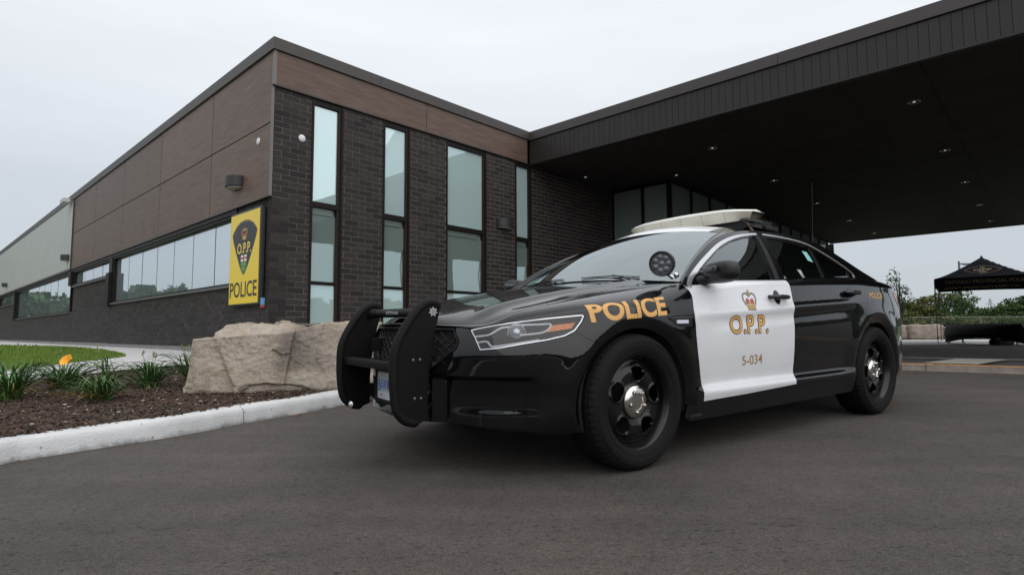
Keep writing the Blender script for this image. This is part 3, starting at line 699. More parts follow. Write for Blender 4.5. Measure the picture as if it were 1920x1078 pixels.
for i, b in enumerate(bricks):
    f, a, z, l = b
    l2 = round(l*50)/50 if i in ind else l
    jit = random.uniform(-.0015, .0015)
    loc = (B_O+(dR if f == 'R' else dL)*a+(-dL if f == 'R' else -dR)*(0+jit)); loc.z = z
    if i in ind:
        key = l
        if key not in brick_cache: brick_cache[key] = brick_mesh(l)
        o = bpy.data.objects.new('brick', brick_cache[key]); COL.objects.link(o); o.parent = bld
        o.matrix_local = Matrix.Translation(loc-Vector(bld.location)) @ RB[f]
    else:
        V, F = joined[f]; n = len(V); c = .004
        M = Matrix.Translation(loc-Vector(bld.location)) @ RB[f]
        if f == 'R':
            pts = [(-l/2, .02, -BH/2), (l/2, .02, -BH/2), (l/2, .02, BH/2), (-l/2, .02, BH/2), (-l/2+c, 0, -BH/2+c), (l/2-c, 0, -BH/2+c), (l/2-c, 0, BH/2-c), (-l/2+c, 0, BH/2-c)]
        else:
            pts = [(-l/2, .012, -BH/2), (l/2, .012, -BH/2), (l/2, .012, BH/2), (-l/2, .012, BH/2), (-l/2+.002, 0, -BH/2+.002), (l/2-.002, 0, -BH/2+.002), (l/2-.002, 0, BH/2-.002), (-l/2+.002, 0, BH/2-.002)]
        V += [tuple(M @ Vector(p)) for p in pts]; F += [(n+4, n+5, n+6, n+7), (n, n+1, n+5, n+4), (n+1, n+2, n+6, n+5), (n+2, n+3, n+7, n+6), (n+3, n, n+4, n+7)]
o = mesh_obj('brickwork_end', *joined['R'], M_brick, bld, kind='stuff'); o.name = 'brickwork'
o = mesh_obj('brickwork', *joined['L'], M_brick, bld, kind='stuff')
# --- wood panels
def panel(u0, u1, v0, v1, z0, z1, name='wood_panel', m=M_wood): b = BB(); b.ubox(u0, u1, v0, v1, z0, z1); return b.build(name, m, bld, bevel=.002)
bk = BB(); bk.ubox(.004, 6.36, -.012, .2, ZT_, 5.60); bk.ubox(-.014, .3, .02, 15.66, 3.09, 5.60); bk.build('panel_backing', M_dark, bld)
for a, b in ((.004, 3.200), (3.210, 6.36)): panel(a, b, -.034, -.010, 4.998, 5.585)
vs_l = [.045, 2.682, 5.93, 9.18, 12.42, 15.66]
for a, b in zip(vs_l[:-1], vs_l[1:]):
    panel(-.034, -.010, a+.011, b-.011, 3.10, 4.340); panel(-.034, -.010, a+.011, b-.011, 4.360, 5.585)
t = BB(); t.ubox(-.036, .01, -.036, .04, ZT_-1.9+1.9, 5.59); t.ubox(-.036, 0.0, .0, .045, 3.10, ZT_); t.build('corner_trim', mat('corner_trim', (.16, .15, .145), .5), bld)
t = BB(); t.ubox(-.05, 6.36, -.045, .004, 4.972, 4.992); t.ubox(-.06, .004, -.03, 15.66, 3.075, 3.095); t.build('drip_flashing', M_cop, bld)
# --- coping
def coping(u0, u1, v0, v1): b = BB(); b.ubox(u0, u1, v0, v1, 5.585, 5.795); return b.build('coping', M_cop, bld, bevel=.004)
for a, b in ((-.07, 2.05), (2.056, 4.25), (4.256, 6.40)): coping(a, b, -.07, .12)
for i in range(10): coping(-.07, .12, .126+4*i, .12+4*i+4)
# --- metal cladding of the far half: ribs
mc = BB(); mc.ubox(-.04, .2, 15.68, 40, 3.09, 5.60)
v = 15.70
while v < 39.9: mc.ubox(-.048, -.038, v, v+.56, 3.12, 5.58); v += .60
mc.build('metal_cladding', M_metal, bld, kind='stuff')
t = BB(); t.ubox(-.07, .0, 15.66, 15.70, 3.08, 5.59); t.ubox(-.075, 0, 15.7, 40, 3.06, 3.12); t.build('cladding_trim', M_cop, bld)
# --- windows of the long side
def window_L(v0, v1, z0, z1, n, rec=.08, fr=.05, gl=g_band):
    w = BB(); f = fr
    w.ubox(-.01+rec*0, rec+.03, v0, v1, z0-.0, z0+f*.7); w.ubox(-.01, rec+.03, v0, v1, z1-f, z1); w.ubox(-.01, rec+.03, v0, v0+f, z0+f*.7, z1-f); w.ubox(-.01, rec+.03, v1-f, v1, z0+f*.7, z1-f)
    fr_o = w.build('window_frame', M_frame, bld)
    s = BB(); s.ubox(-.05, .04, v0-.02, v1+.02, z0-.05, z0-.004); s.build('sill', mat('sill_metal', (.10, .095, .09), .4), fr_o) if False else s.build('sill', mat('sill_metal', (.10, .095, .09), .4), bld)
    d = (v1-v0-2*f)/n
    for k in range(n):
        b = BB(); a0 = v0+f+d*k+.006; a1 = v0+f+d*(k+1)-.006; b.ubox(rec, rec+.012, a0, a1, z0+f*.7+.002, z1-f-.002); o = b.build('pane', gl, fr_o)
        o.parent = fr_o; 
        # slightly different tilt of each pane
        me = o.data; c = sum((v_.co for v_ in me.vertices), Vector())/8; R_ = Matrix.Rotation(random.gauss(0, .0035), 3, 'Z')
        for v_ in me.vertices: v_.co = c+R_ @ (v_.co-c)
    b = BB()
    for k in range(1, n): a = v0+f+d*k; b.ubox(rec-.004, rec+.02, a-.006, a+.006, z0+f*.7, z1-f)
    b.ubox(rec+.02, rec+.03, v0, v1, z0, z1)
    b.build('glazing_joint', mat('joint_seal', (.05, .06, .06), .6), fr_o)
    return fr_o
window_L(1.36, 10.03, 1.70, 2.99, 7); window_L(10.42, 15.28, 2.50, 2.99, 4); window_L(15.70, 28.62, 1.62, 2.99, 9); window_L(28.9, 35.5, 2.44, 2.97, 4)
hd = BB(); hd.ubox(-.03, .2, 1.36, 38, 2.99, 3.07); hd.build('window_head', M_frame, bld)
# deep dark jamb boxes where the low window steps up to the high one
for a, b, z0, z1 in ((10.06, 10.40, 1.62, 2.56), (28.63, 28.88, 1.55, 2.99), (15.31, 15.66, 2.5, 2.99)):
    j = BB(); j.ubox(-.10, .1, a, b, z0, z1); j.build('jamb_box', M_frame, bld)
j = BB(); j.ubox(-.03, .1, 10.06, 10.40, 2.56, 2.99); j.build('jamb_box', M_frame, bld)
s = BB(); s.ubox(-.06, .02, 10.38, 15.32, 2.42, 2.50); s.build('sill', M_cop, bld)
# --- tall windows of the end wall
def window_R(u0, u1, stay=True):
    z0, z1 = .62, ZT_-.015; jw = .035
    f = BB()
    # jambs: left and right, brown on the outer right like in the photo
    f.ubox(u0, u0+jw, -.012, .12, z0, z1); f.ubox(u1-jw, u1, -.012, .12, z0, z1)
    f.ubox(u0+jw, u1-jw, .0, .12, 4.87, z1); f.ubox(u0+jw, u1-jw, .0, .12, 3.03, 3.125); f.ubox(u0+jw, u1-jw, .02, .12, 1.665, 1.72); f.ubox(u0+jw, u1-jw, .0, .12, z0, z0+.06)
    fo_ = f.build('window_frame', M_frame, bld)
    jb = BB(); jb.ubox(u1+.0-jw-.052, u1-jw-.002, .01, .12, z0, z1-.1); jb.ubox(u0-.004, u0+.006, -.018, .1, z0, z1); jb.ubox(u1-.006, u1+.004, -.018, .1, z0, z1); jb.build('jamb', M_jamb, fo_)
    a, b = u0+jw, u1-jw-.052
    p = BB(); p.ubox(a+.004, b-.004, .045, .06, 3.13, 4.865); p.build('pane', g_span, fo_)
    p = BB(); p.ubox(a+.004, b-.004, .06, .072, 1.725, 2.90); p.build('pane', g_low, fo_)
    p = BB(); p.ubox(a+.004, b-.004, .05, .062, .685, 1.66); p.build('pane', g_span, fo_)
    bl = BB(); bl.ubox(a, b-.08*(b-a)-.03, .078, .09, 2.18, 2.86); bl.ubox(a, b, .095, .10, 1.7, 3.03); bl.build('blind', M_blind, fo_)
    vv = BB(); vv.ubox(a+.01, b-.10*(b-a)-.02, .045, .06, 2.905, 3.02); vv.build('transom_pane', g_low, fo_)
    if stay:
        st = BB(); w = b-a; p0 = Mloc @ Vector((b-.02, .04, 2.45)); p1 = Mloc @ Vector((b-.015, -.02, 2.1)); p2 = Mloc @ Vector((b-.012, .03, 1.75)); st.tube([p0, p1, p2], .011, 6); st.build('window_stay', M_frame, fo_)
for k, (a, b) in enumerate(WIN_R): window_R(a, b, k > 0)
# --- glazed vestibule under the canopy
def glaz(u0, u1, v0, v1, us, axis, z0=.5, z1=4.95):
    f = BB(); w = .04
    pts = us
    for p in pts:
        if axis == 'v': f.ubox(u0-.03, u0+.10, p-w, p+w, z0, z1)
        else: f.ubox(p-w, p+w, v0-.03, v0+.10, z0, z1)
    if axis == 'v': f.ubox(u0-.03, u0+.1, min(us), max(us), z1-.06, z1+.03); f.ubox(u0-.03, u0+.1, min(us), max(us), z0, z0+.12); f.ubox(u0-.02, u0+.1, min(us), max(us), 2.72, 2.80)
    else: f.ubox(min(us), max(us), v0-.03, v0+.1, z1-.06, z1+.03); f.ubox(min(us), max(us), v0-.03, v0+.1, z0, z0+.12); f.ubox(min(us), max(us), v0-.02, v0+.1, 2.72, 2.80)
    fo_ = f.build('curtain_wall_frame', M_frame, bld)
    for a, b in zip(pts[:-1], pts[1:]):
        a, b = min(a, b)+w, max(a, b)-w
        for z_0, z_1 in ((z0+.12, 2.72), (2.80, z1-.06)):
            p = BB()
            if axis == 'v': p.ubox(u0+.02, u0+.035, a, b, z_0, z_1)
            else: p.ubox(a, b, v0+.02, v0+.035, z_0, z_1)
            p.build('pane', g_vest, fo_)
glaz(10.18, 0, 0, 0, [0.0, -1.0, -1.80], 'v'); glaz(0, 0, -1.84, 0, [10.22+1.235*k for k in range(13)], 'u')
ew = BB(); ew.ubox(26.05, 26.10, -1.85, 3, .5, 4.95); ew.build('pane', g_span, bld)

# ============================================================ CANOPY
can = empty('drive_canopy', BW(6.45, 0, 4.99), 0, 'wide flat dark canopy with vertical plank fascia spanning the drive in front of the station', 'canopy')
Mcan = Matrix.Translation(-Vector(can.location)) @ Mb
class CB(MB):
    def ubox(s, u0, u1, v0, v1, z0, z1): return s.box((u0, v0, z0), (u1, v1, z1), Mcan)
M_soff = mat('soffit_board', (.046, .040, .038), .8, var=.15, vscale=1.2, stretch=(1, 1, 1), spec=.12)
U0c, U1c, V1c = 6.46, 26.05, -15.
b = CB(); b.ubox(U0c+.03, U1c-.03, V1c+.03, -.0, 5.02, 5.60)
if True:
    b.ubox(10.3, U1c-.03, 0, 3, 5.02, 5.6)
b.build('roof_slab', M_cop, can)
# soffit boards running along the canopy; wide panels with shadow joints
nb = 13
for i in range(nb):
    a = V1c+.05+(14.95)*i/nb; c = V1c+.05+14.95*(i+1)/nb
    for (p, q) in ((U0c+.06, 12.98), (13.0, 19.5), (19.52, U1c-.05)):
        b = CB(); b.ubox(p, q, a+.004, c-.004, 4.995, 5.018); b.build('soffit_panel', M_soff, can)
k = 0; v = -.035
while v > V1c+.1:
    b = CB(); b.ubox(U0c-.012, U0c+.02, v-.132, v, 5.005, 5.575); b.build('fascia_plank', M_black, can); v -= .1385
b = CB(); b.ubox(U0c, U0c+.018, V1c, 0, 4.99, 5.59); b.build('fascia_backing', M_dark, can)
b = CB(); b.ubox(U0c-.02, U0c+.08, V1c, 0, 4.968, 5.002); b.build('fascia_drip', M_black, can)
for i in range(5):
    b = CB(); b.ubox(U0c-.05, U0c+.15, -3*i-2.995, -3*i-.003-(.0 if i else .0), 5.578, 5.795); b.build('coping', M_cop, can, bevel=.004)
b = CB(); b.ubox(U1c-.04, U1c+.02, V1c, -1.7, 4.96, 5.7); b.ubox(U0c, U1c, V1c-.02, V1c+.03, 4.96, 5.7); b.build('rear_fascia', M_black, can)
for (u, v) in ((16.3, -14.5), (25.3, -14.5)):
    b = CB(); b.ubox(u-.2, u+.2, v-.2, v+.2, .2, 5.02); b.build('column', M_black, can, bevel=.01)
# downlights
M_alu = mat('lamp_reflector', (.55, .55, .56), .25, metal=1.)
M_diff = mat('lamp_diffuser', (.65, .65, .63), .5); M_diff.node_tree.nodes['Principled BSDF'].inputs['Emission Color'].default_value = (1, .97, .92, 1); M_diff.node_tree.nodes['Principled BSDF'].inputs['Emission Strength'].default_value = .6
dl0 = None; n = 0
rows = ['nearest the wall', 'middle row', 'outer row']
for r, v in enumerate((-.3, -3.86, -7.70)):
    for c, u in enumerate((8.42, 12.36, 16.30, 20.37, 24.33)):
        if r == 0 and c > 0: continue
        if dl0 is None:
            o = empty('downlight', BW(u, v, 4.992)); b = MB(); b.lathe([(.085, .0), (.10, -.006), (.103, 0), (.10, .004)], 20, ax='z'); b.build('trim_ring', M_alu, o)
            b = MB(); b.lathe([(.085, -.002), (.07, .05), (.045, .09), (0.0001, .09)], 20, ax='z'); b.build('reflector', mat('lamp_reflector_white', (.8, .8, .78), .35), o)
            b = MB(); b.lathe([(.072, .030), (.050, .006), (.0001, .000)], 16, ax='z'); b.build('bulb', M_diff, o); dl0 = o
        else:
            o = dl0.copy(); COL.objects.link(o); o.location = BW(u, v, 4.992)
            for ch in dl0.children: cc = ch.copy(); COL.objects.link(cc); cc.parent = o
        ordn = ['nearest the fascia', 'second from the fascia', 'third from the fascia', 'fourth from the fascia', 'farthest from the fascia'][c]
        lab = ('round downlight in the soffit above the car bonnet, close to the brick wall' if r == 0 else f'round downlight in the soffit, {("inner", "outer")[r-1]} of the two long rows, {ordn}')
        tag(o, lab, 'downlight', 'downlights in the canopy soffit')
o = dl0.copy(); COL.objects.link(o); o.location = BW(9.95, -2.17, 4.992); o.scale = (.7, .7, .7)
for ch in dl0.children: cc = ch.copy(); COL.objects.link(cc); cc.parent = o
tag(o, 'smallest downlight in the soffit, just outside the corner of the glazed vestibule', 'downlight', 'downlights in the canopy soffit')

# ============================================================ things on the walls
def wall_lamp(loc, rz, label, group='curved dark wall lamps', w=.46):
    o = empty('wall_lamp', loc, rz, label, 'wall lamp', group)          # faces -Y locally
    b = MB(); prof = []; n = 14
    poly = [(-w/2, 0)]+[(-w/2*math.cos(math.pi*k/n), -.02-.19*math.sin(math.pi*k/n)) for k in range(n+1)]+[(w/2, 0)]
    b.prism(poly, 'z', -.02, .17)
    b.build('housing', mat('lamp_black', (.025, .025, .027), .5), o, bevel=.006)
    b = MB(); poly2 = [(p[0]*.86, p[1]*.86) for p in poly]; b.prism(poly2, 'z', -.045, -.021); b.build('lens', mat('lamp_lens', (.36, .36, .33), .35), o, bevel=.01)
    b = MB(); b.box((-.08, -.012, .0), (.08, .0, .12)); b.build('back_plate', MATS['lamp_black'], o)
    return o
rzR = math.atan2(dR.y, dR.x); rzL = math.atan2(-dL.y, -dL.x)
def wl(u, v, z, r, lab): wall_lamp(BW(u, v, z), r, lab)
wl(5.53, -.002, 3.30, rzR, 'curved dark wall lamp on the brick between the two right-hand tall windows')
wl(-.036, 1.33, 3.47, rzL, 'curved dark wall lamp on the wood panels directly above the yellow sign')
wl(-.06, 16.2, 3.47, rzL, 'curved dark wall lamp on the pale metal cladding beside the last wood panel')
wl(-.06, 32.4, 3.47, rzL, 'curved dark wall lamp farthest down the pale metal cladding')
def disc(loc, rz, lab):
    o = empty('round_cover', loc, rz, lab, 'round cover', 'white round covers at the corner')
    b = MB(); b.lathe([(.0001, -.022), (.045, -.020), (.058, -.012), (.062, 0)], 20); b.build('cover', mat('white_plastic', (.75, .75, .76), .4), o)
    b = MB(); b.lathe([(.066, 0), (.066, -.004), (.058, -.006)], 20); b.build('rim', mat('grey_plastic', (.45, .45, .46), .5), o)
disc(BW(.50, -.004, 4.19), rzR, 'small white round cover high on the dark brick left of the first tall window'); disc(BW(-.037, .49, 4.12), rzL, 'small white round cover on the brown wood panel near the corner')
fl = empty('floodlight', BW(-.08, 16.0, 5.52), rzL, 'small grey floodlight under the coping where wood panels meet metal cladding', 'floodlight')
b = MB(); b.box((-.5, -.25, -.03), (.1, -.05, .12)); b.build('housing', mat('flood_grey', (.5, .5, .5), .5), fl, bevel=.01); b = MB(); b.box((-.05, -.06, .0), (.02, .0, .06)); b.build('arm', MATS['flood_grey'], fl)

# ---- the yellow sign on the long side
sg = empty('police_sign', BW(-.0, .93, 1.30), rzL, 'tall yellow illuminated box sign with dark shield crest and the word POLICE', 'sign')
# local: x along -dL (to the right when seen), y into the wall, z up ; width v .22..1.69 -> x -.76..+.71
SX0, SX1, SZ0, SZ1 = -.475, .74, .02, 1.62
M_yel = mat('sign_yellow', (.82, .60, .035), .35, spec=.5)
M_blk = mat('sign_black', (.015, .016, .018), .4); M_char = mat('sign_charcoal', (.020, .020, .022), .45)
b = MB(); b.box((SX0-.02, -.095, SZ0-.022), (SX1+.035, -.02, SZ1+.03)); b.build('cabinet', M_blk, sg, bevel=.008)
b = MB(); b.box((SX0+.008, -.101, SZ0+.008), (SX1-.008, -.094, SZ1-.008)); b.build('face', M_yel, sg)
b = MB(); b.box((SX0+.3, -.03, .3), (SX1-.3, -.0, 1.4)); b.build('mount', M_blk, sg)
def flat(name, poly, m, y, parent, z0=0, x0=0, th=.0):
    vo, fo = cdt(poly, (), .5); return mesh_obj(name, [(x+x0, y, z+z0) for x, z in vo], [tuple(f)[::1] for f in fo], m, parent)
fn_s = lambda u, v, off=0: np.stack([u, 0*u-.1025+off, v], -1)
idm = lambda A: A
def shield(cx, cz, w, h, k=1.):
    p = []
    top = [(-.5, .27), (-.44, .335), (-.33, .42), (-.18, .48), (0, .5), (.18, .48), (.33, .42), (.44, .335), (.5, .27)]
    p = [(cx+x*w*k, cz+z*h*k) for x, z in top]+[(cx+x*w*k, cz+z*h*k) for x, z in ((.44, .12), (.3, -.12), (.16, -.34), (.06, -.46), (0, -.5), (-.06, -.46), (-.16, -.34), (-.3, -.12), (-.44, .12))]
    return p
scx, scz = .135, 1.00
flat('crest_border', shield(scx, scz, 1.0, .92, 1.05), mat('sign_brown', (.20, .14, .05), .4), -.1018, sg); flat('crest', shield(scx, scz, 1.0, .92), M_char, -.1026, sg)
text_on('lettering', 'O.P.P.', [(-.155, .90), (.425, .90), (.425, 1.085), (-.155, 1.085)], fn_s, mat('letter_yellow', (.80, .60, .08), .4), sg, bold=.02, off=-.0012, mapf=idm)
text_on('lettering', 'POLICE', [(-.42, .14), (.69, .14), (.69, .41), (-.42, .41)], fn_s, M_blk, sg, bold=.012, off=-.001, mapf=idm)
def crown(parent, cx, cz, s, fn, mapf, gold, red, grey, dark, off=-.0016):
    """small royal crown: base band, red caps, pearled arches and cross, as flat print"""
    def pl(name, poly, m, o):
        vo, fo = cdt([(cx+x*s, cz+z*s) for x, z in poly], (), s*.2); P = (mapf or (lambda A: A*np.array([-1, 1, 1.])))(fn(vo[:, 0], vo[:, 1], o)); mesh_obj(name, P, [tuple(f) for f in fo], m, parent)
    pl('crown_band', [(-.33, -.5), (.33, -.5), (.37, -.28), (-.37, -.28)], gold, off)
    pl('crown_base', [(-.35, -.53), (.35, -.53), (.34, -.48), (-.34, -.48)], grey, off-.0003)
    for k in (-1, 1):
        pl('crown_cap', [(k*.03, -.25), (k*.33, -.25), (k*.36, -.08), (k*.28, .04), (k*.12, .05), (k*.03, -.05)], red, off)
        pl('crown_arch', [(k*.36, -.28), (k*.5, .02), (k*.46, .2), (k*.3, .27), (k*.1, .2), (k*.0, .1), (k*.0, .18), (k*.08, .29), (k*.3, .36), (k*.54, .27), (k*.60, .02), (k*.45, -.28)], grey, off-.0003)
        pl('crown_leaf', [(k*.02, -.25), (k*.12, -.12), (k*.2, -.2), (k*.3, -.25)], gold, off-.0005)
    pl('crown_cross', [(-.04, .2), (.04, .2), (.04, .32), (.12, .32), (.12, .40), (.04, .40), (.04, .5), (-.04, .5), (-.04, .40), (-.12, .40), (-.12, .32), (-.04, .32)], gold, off-.0006)
M_gold = mat('crest_gold', (.55, .33, .08), .4); M_red = mat('crest_red', (.42, .05, .04), .5); M_gr = mat('crest_grey', (.30, .31, .27), .5); M_wh = mat('crest_white', (.75, .75, .73), .5); M_green = mat('crest_green', (.05, .25, .08), .5)
crown(sg, scx, 1.25, .21, fn_s, idm, M_gold, M_red, M_gold, M_blk)
A = lambda P: [(x+scx+.025, z-.03) for x, z in P]
flat('crest_arms', A([(-.15, .90), (.10, .90), (.10, .72), (.05, .63), (-.025, .57), (-.10, .63), (-.15, .72)]), M_green, -.1035, sg)
flat('crest_arms_top', A([(-.15, .90), (.10, .90), (.10, .79), (-.15, .79)]), M_wh, -.1039, sg)
flat('crest_arms_cross', A([(-.15, .86), (-.045, .86), (-.045, .90), (-.005, .90), (-.005, .86), (.10, .86), (.10, .83), (-.005, .83), (-.005, .79), (-.045, .79), (-.045, .83), (-.15, .83)]), M_red, -.1043, sg)
for dx, dz in ((-.07, .74), (.02, .74), (-.025, .66)): flat('crest_leaf', A([(dx-.025, dz), (dx, dz+.03), (dx+.025, dz), (dx, dz-.03)]), M_gold, -.1042, sg)
b = MB(); b.box((SX1+.03, -.07, -.02), (SX1+.07, -.01, .10)); b.build('isolator_switch', mat('switch_blue', (.15, .35, .6), .5), sg, bevel=.004)
b = MB(); b.box((SX1+.03, -.07, -.06), (SX1+.07, -.01, -.024)); b.build('switch_handle', mat('switch_red', (.5, .05, .05), .5), sg, bevel=.004)
# ============================================================ THE POLICE CAR  (s back from the front axle, l left, z up)
car = empty('police_car', label='black police sedan with white front door, push bumper, roof light bar and gold lettering', cat='police car')
car.matrix_world = Matrix(((-.80632, .59147, -.00187, .1162), (-.59122, -.80606, -.02703, 3.8514), (-.01749, -.02070, .99963, .1048), (0, 0, 0, 1)))
def paint(name, col, spec=.5, rough=.32, coat=1.):
    m = mat(name, col, rough, coat=coat, spec=(.05 if col[0] < .1 else spec), var=.05, vscale=3)
    nt = m.node_tree; b = nt.nodes['Principled BSDF']; L = nt.links.new; b.inputs['Coat IOR'].default_value = 1.5; b.inputs['Coat Roughness'].default_value = .03
    # faint orange-peel and road film
    tcn = _nd(nt, 'ShaderNodeTexCoord'); n = _nd(nt, 'ShaderNodeTexNoise'); n.inputs['Scale'].default_value = 28; n.inputs['Detail'].default_value = 2; L(tcn.outputs['Object'], n.inputs['Vector'])
    bp = _nd(nt, 'ShaderNodeBump'); bp.inputs['Strength'].default_value = .035; bp.inputs['Distance'].default_value = .004; L(n.outputs[0], bp.inputs['Height']); L(bp.outputs[0], b.inputs['Coat Normal'])
    n2 = _nd(nt, 'ShaderNodeTexNoise'); n2.inputs['Scale'].default_value = 6; n2.inputs['Detail'].default_value = 8; L(tcn.outputs['Object'], n2.inputs['Vector'])
    r = _nd(nt, 'ShaderNodeMapRange'); r.inputs[1].default_value = .35; r.inputs[2].default_value = .75; r.inputs[3].default_value = .02; r.inputs[4].default_value = .07; L(n2.outputs[0], r.inputs[0]); L(r.outputs[0], b.inputs['Coat Roughness'])
    return m
P_blk = paint('paint_black', (.0016, .0017, .0024)); P_wht = paint('paint_white', (.74, .755, .78), rough=.45)
C_blk = mat('trim_black', (.007, .007, .0075), .5, spec=.3); C_rub = mat('rubber_black', (.006, .006, .006), .6, bump=.2, bscale=200, spec=.18); C_gls = mat('gloss_black', (.006, .006, .007), .12)
C_in = mat('inner_black', (.004, .004, .004), .95); C_chr = mat('chrome', (.62, .63, .65), .16, metal=1.); C_chr2 = mat('trim_chrome', (.80, .82, .85), .3, metal=.85)
C_gold = mat('vinyl_gold', (.66, .36, .11), .45, var=.06, vscale=30); C_vblk = mat('vinyl_black', (.012, .010, .010), .5)
C_dirt = mat('liner_dirt', (.008, .007, .006), .95, var=.5, vscale=14, col2=(.030, .023, .016))
gl_car = glass_mat('car_glass', (.80, .87, .88), .25, transp=(.42, .50, .50), tr=.97, body=(.02, .03, .03))
gl_ws = glass_mat('windscreen_glass', (.80, .88, .90), .36, transp=(.55, .64, .64), tr=.96, body=(.05, .06, .06))
UM, UX = UMIN, UMAX
AR = .385
def arc(c, r, a0, a1, n=26): return [(c[0]+r*math.cos(math.radians(a0+(a1-a0)*k/n)), c[1]+r*math.sin(math.radians(a0+(a1-a0)*k/n))) for k in range(n+1)]
CF, CR = (0., .355), (2.868, .355)
def top(u0, u1, n=None, d=0.):
    n = n or max(2, int(abs(u1-u0)/.03)); us = np.linspace(u0, u1, n); return [(float(u), float(vtop(u))-d) for u in us]
LAMP = [(-.967, .74), (-.886, .761), (-.808, .772), (-.729, .782), (-.614, .793), (-.5, .803), (-.39, .812), (-.362, .8135), (-.352, .806), (-.371, .775), (-.415, .73), (-.471, .705), (-.562, .686), (-.685, .668), (-.807, .647), (-.902, .639), (-.934, .696)]
aF = math.degrees(math.acos(.255/AR))
archF_front = [(-math.sqrt(AR**2-(.355-.232)**2), .232)]+[(CF[0]+AR*math.cos(math.radians(a)), CF[1]+AR*math.sin(math.radians(a))) for a in np.linspace(196, 180-47.5, 18)]
BUMP = [(UM, .262), (-1.35, .268), (-1.2, .272), (-1.0, .268), (-.74, .246), (-.47, .232)]+archF_front+[(-.295, .665), (-.361, .695), (-.415, .73)]+LAMP[11:]+[(-.967, .74), (-.985, .747), (-1.075, .752), (-1.02, .682), (-1.035, .643), (-1.214, .525), (UM, .525)]
HLIP = [(UM, .762), (-1.25, .764), (-1.085, .760), (-.967, .748), (-.886, .766), (-.808, .777), (-.77, .802), (-.729, .836), (-.70, .868), (-.685, float(vtop(-.685)))]+top(-.70, UM)
FEND = [(-.415, .73), (-.371, .775), (-.352, .806), (-.362, .8135), (-.39, .812), (-.5, .803), (-.614, .793), (-.729, .782), (-.808, .777), (-.77, .802), (-.729, .836), (-.70, .868), (-.685, float(vtop(-.685)))]+top(-.67, .45)+[(.467, .99), (.472, .95), (.472, .90), (.459, .84), (.458, .80), (.464, .70), (.480, .58), (.499, .472), (.520, .38), (.533, .309), (.46, .302)]+[(CF[0]+AR*math.cos(math.radians(a)), CF[1]+AR*math.sin(math.radians(a))) for a in np.linspace(-8, 180-47.5, 40)]+[(-.295, .665), (-.361, .695)]
DF = [(.533, .309), (.520, .38), (.499, .472), (.480, .58), (.464, .70), (.458, .80), (.459, .84), (.472, .90), (.472, .95), (.467, .99)]+top(.465, 1.555)[0:]+[(1.556, .98), (1.545, .9), (1.538, .8), (1.535, .6), (1.538, .45), (1.545, .337), (.965, .318)]
DR = [(1.545, .337), (1.538, .45), (1.535, .6), (1.538, .8), (1.545, .9), (1.556, .98)]+top(1.558, 2.70)+[(2.705, 1.0), (2.690, .92), (2.64, .83), (2.575, .74)]+[(CR[0]+.395*math.cos(math.radians(a)), CR[1]+.395*math.sin(math.radians(a))) for a in np.linspace(128, 172, 12)]+[(2.44, .40), (2.38, .362), (2.30, .352)]
QUAR = [(2.575, .74), (2.64, .83), (2.69, .92), (2.705, 1.0)]+top(2.702, 3.86)+[(3.86, .715), (3.5, .722), (3.25, .70)]+[(CR[0]+AR*math.cos(math.radians(a)), CR[1]+AR*math.sin(math.radians(a))) for a in np.linspace(62, 128, 22)]
RB = [(3.25, .70), (3.5, .722), (3.86, .715), (UX, .71), (UX, .27), (3.9, .27), (3.4, .27), (3.26, .275)]+[(CR[0]+AR*math.cos(math.radians(a)), CR[1]+AR*math.sin(math.radians(a))) for a in np.linspace(-8, 62, 22)]
TRK = [(3.86, .715), (UX, .71)]+top(UX, 3.86)
ROCK = [(.455, .20), (2.44, .215), (2.46, .36), (2.44, .40), (2.38, .362), (2.30, .352), (1.545, .337), (.965, .318), (.533, .309), (.46, .302), (.40, .30), (.39, .23)]
TAIL = [(3.47, 1.00), (3.45, .95), (3.55, .86), (3.85, .80), (4.2, .80), (4.2, .99), (3.8, 1.01)]
VENT = [(.205, .795), (.30, .805), (.447, .808), (.449, .742), (.32, .740), (.27, .752)]
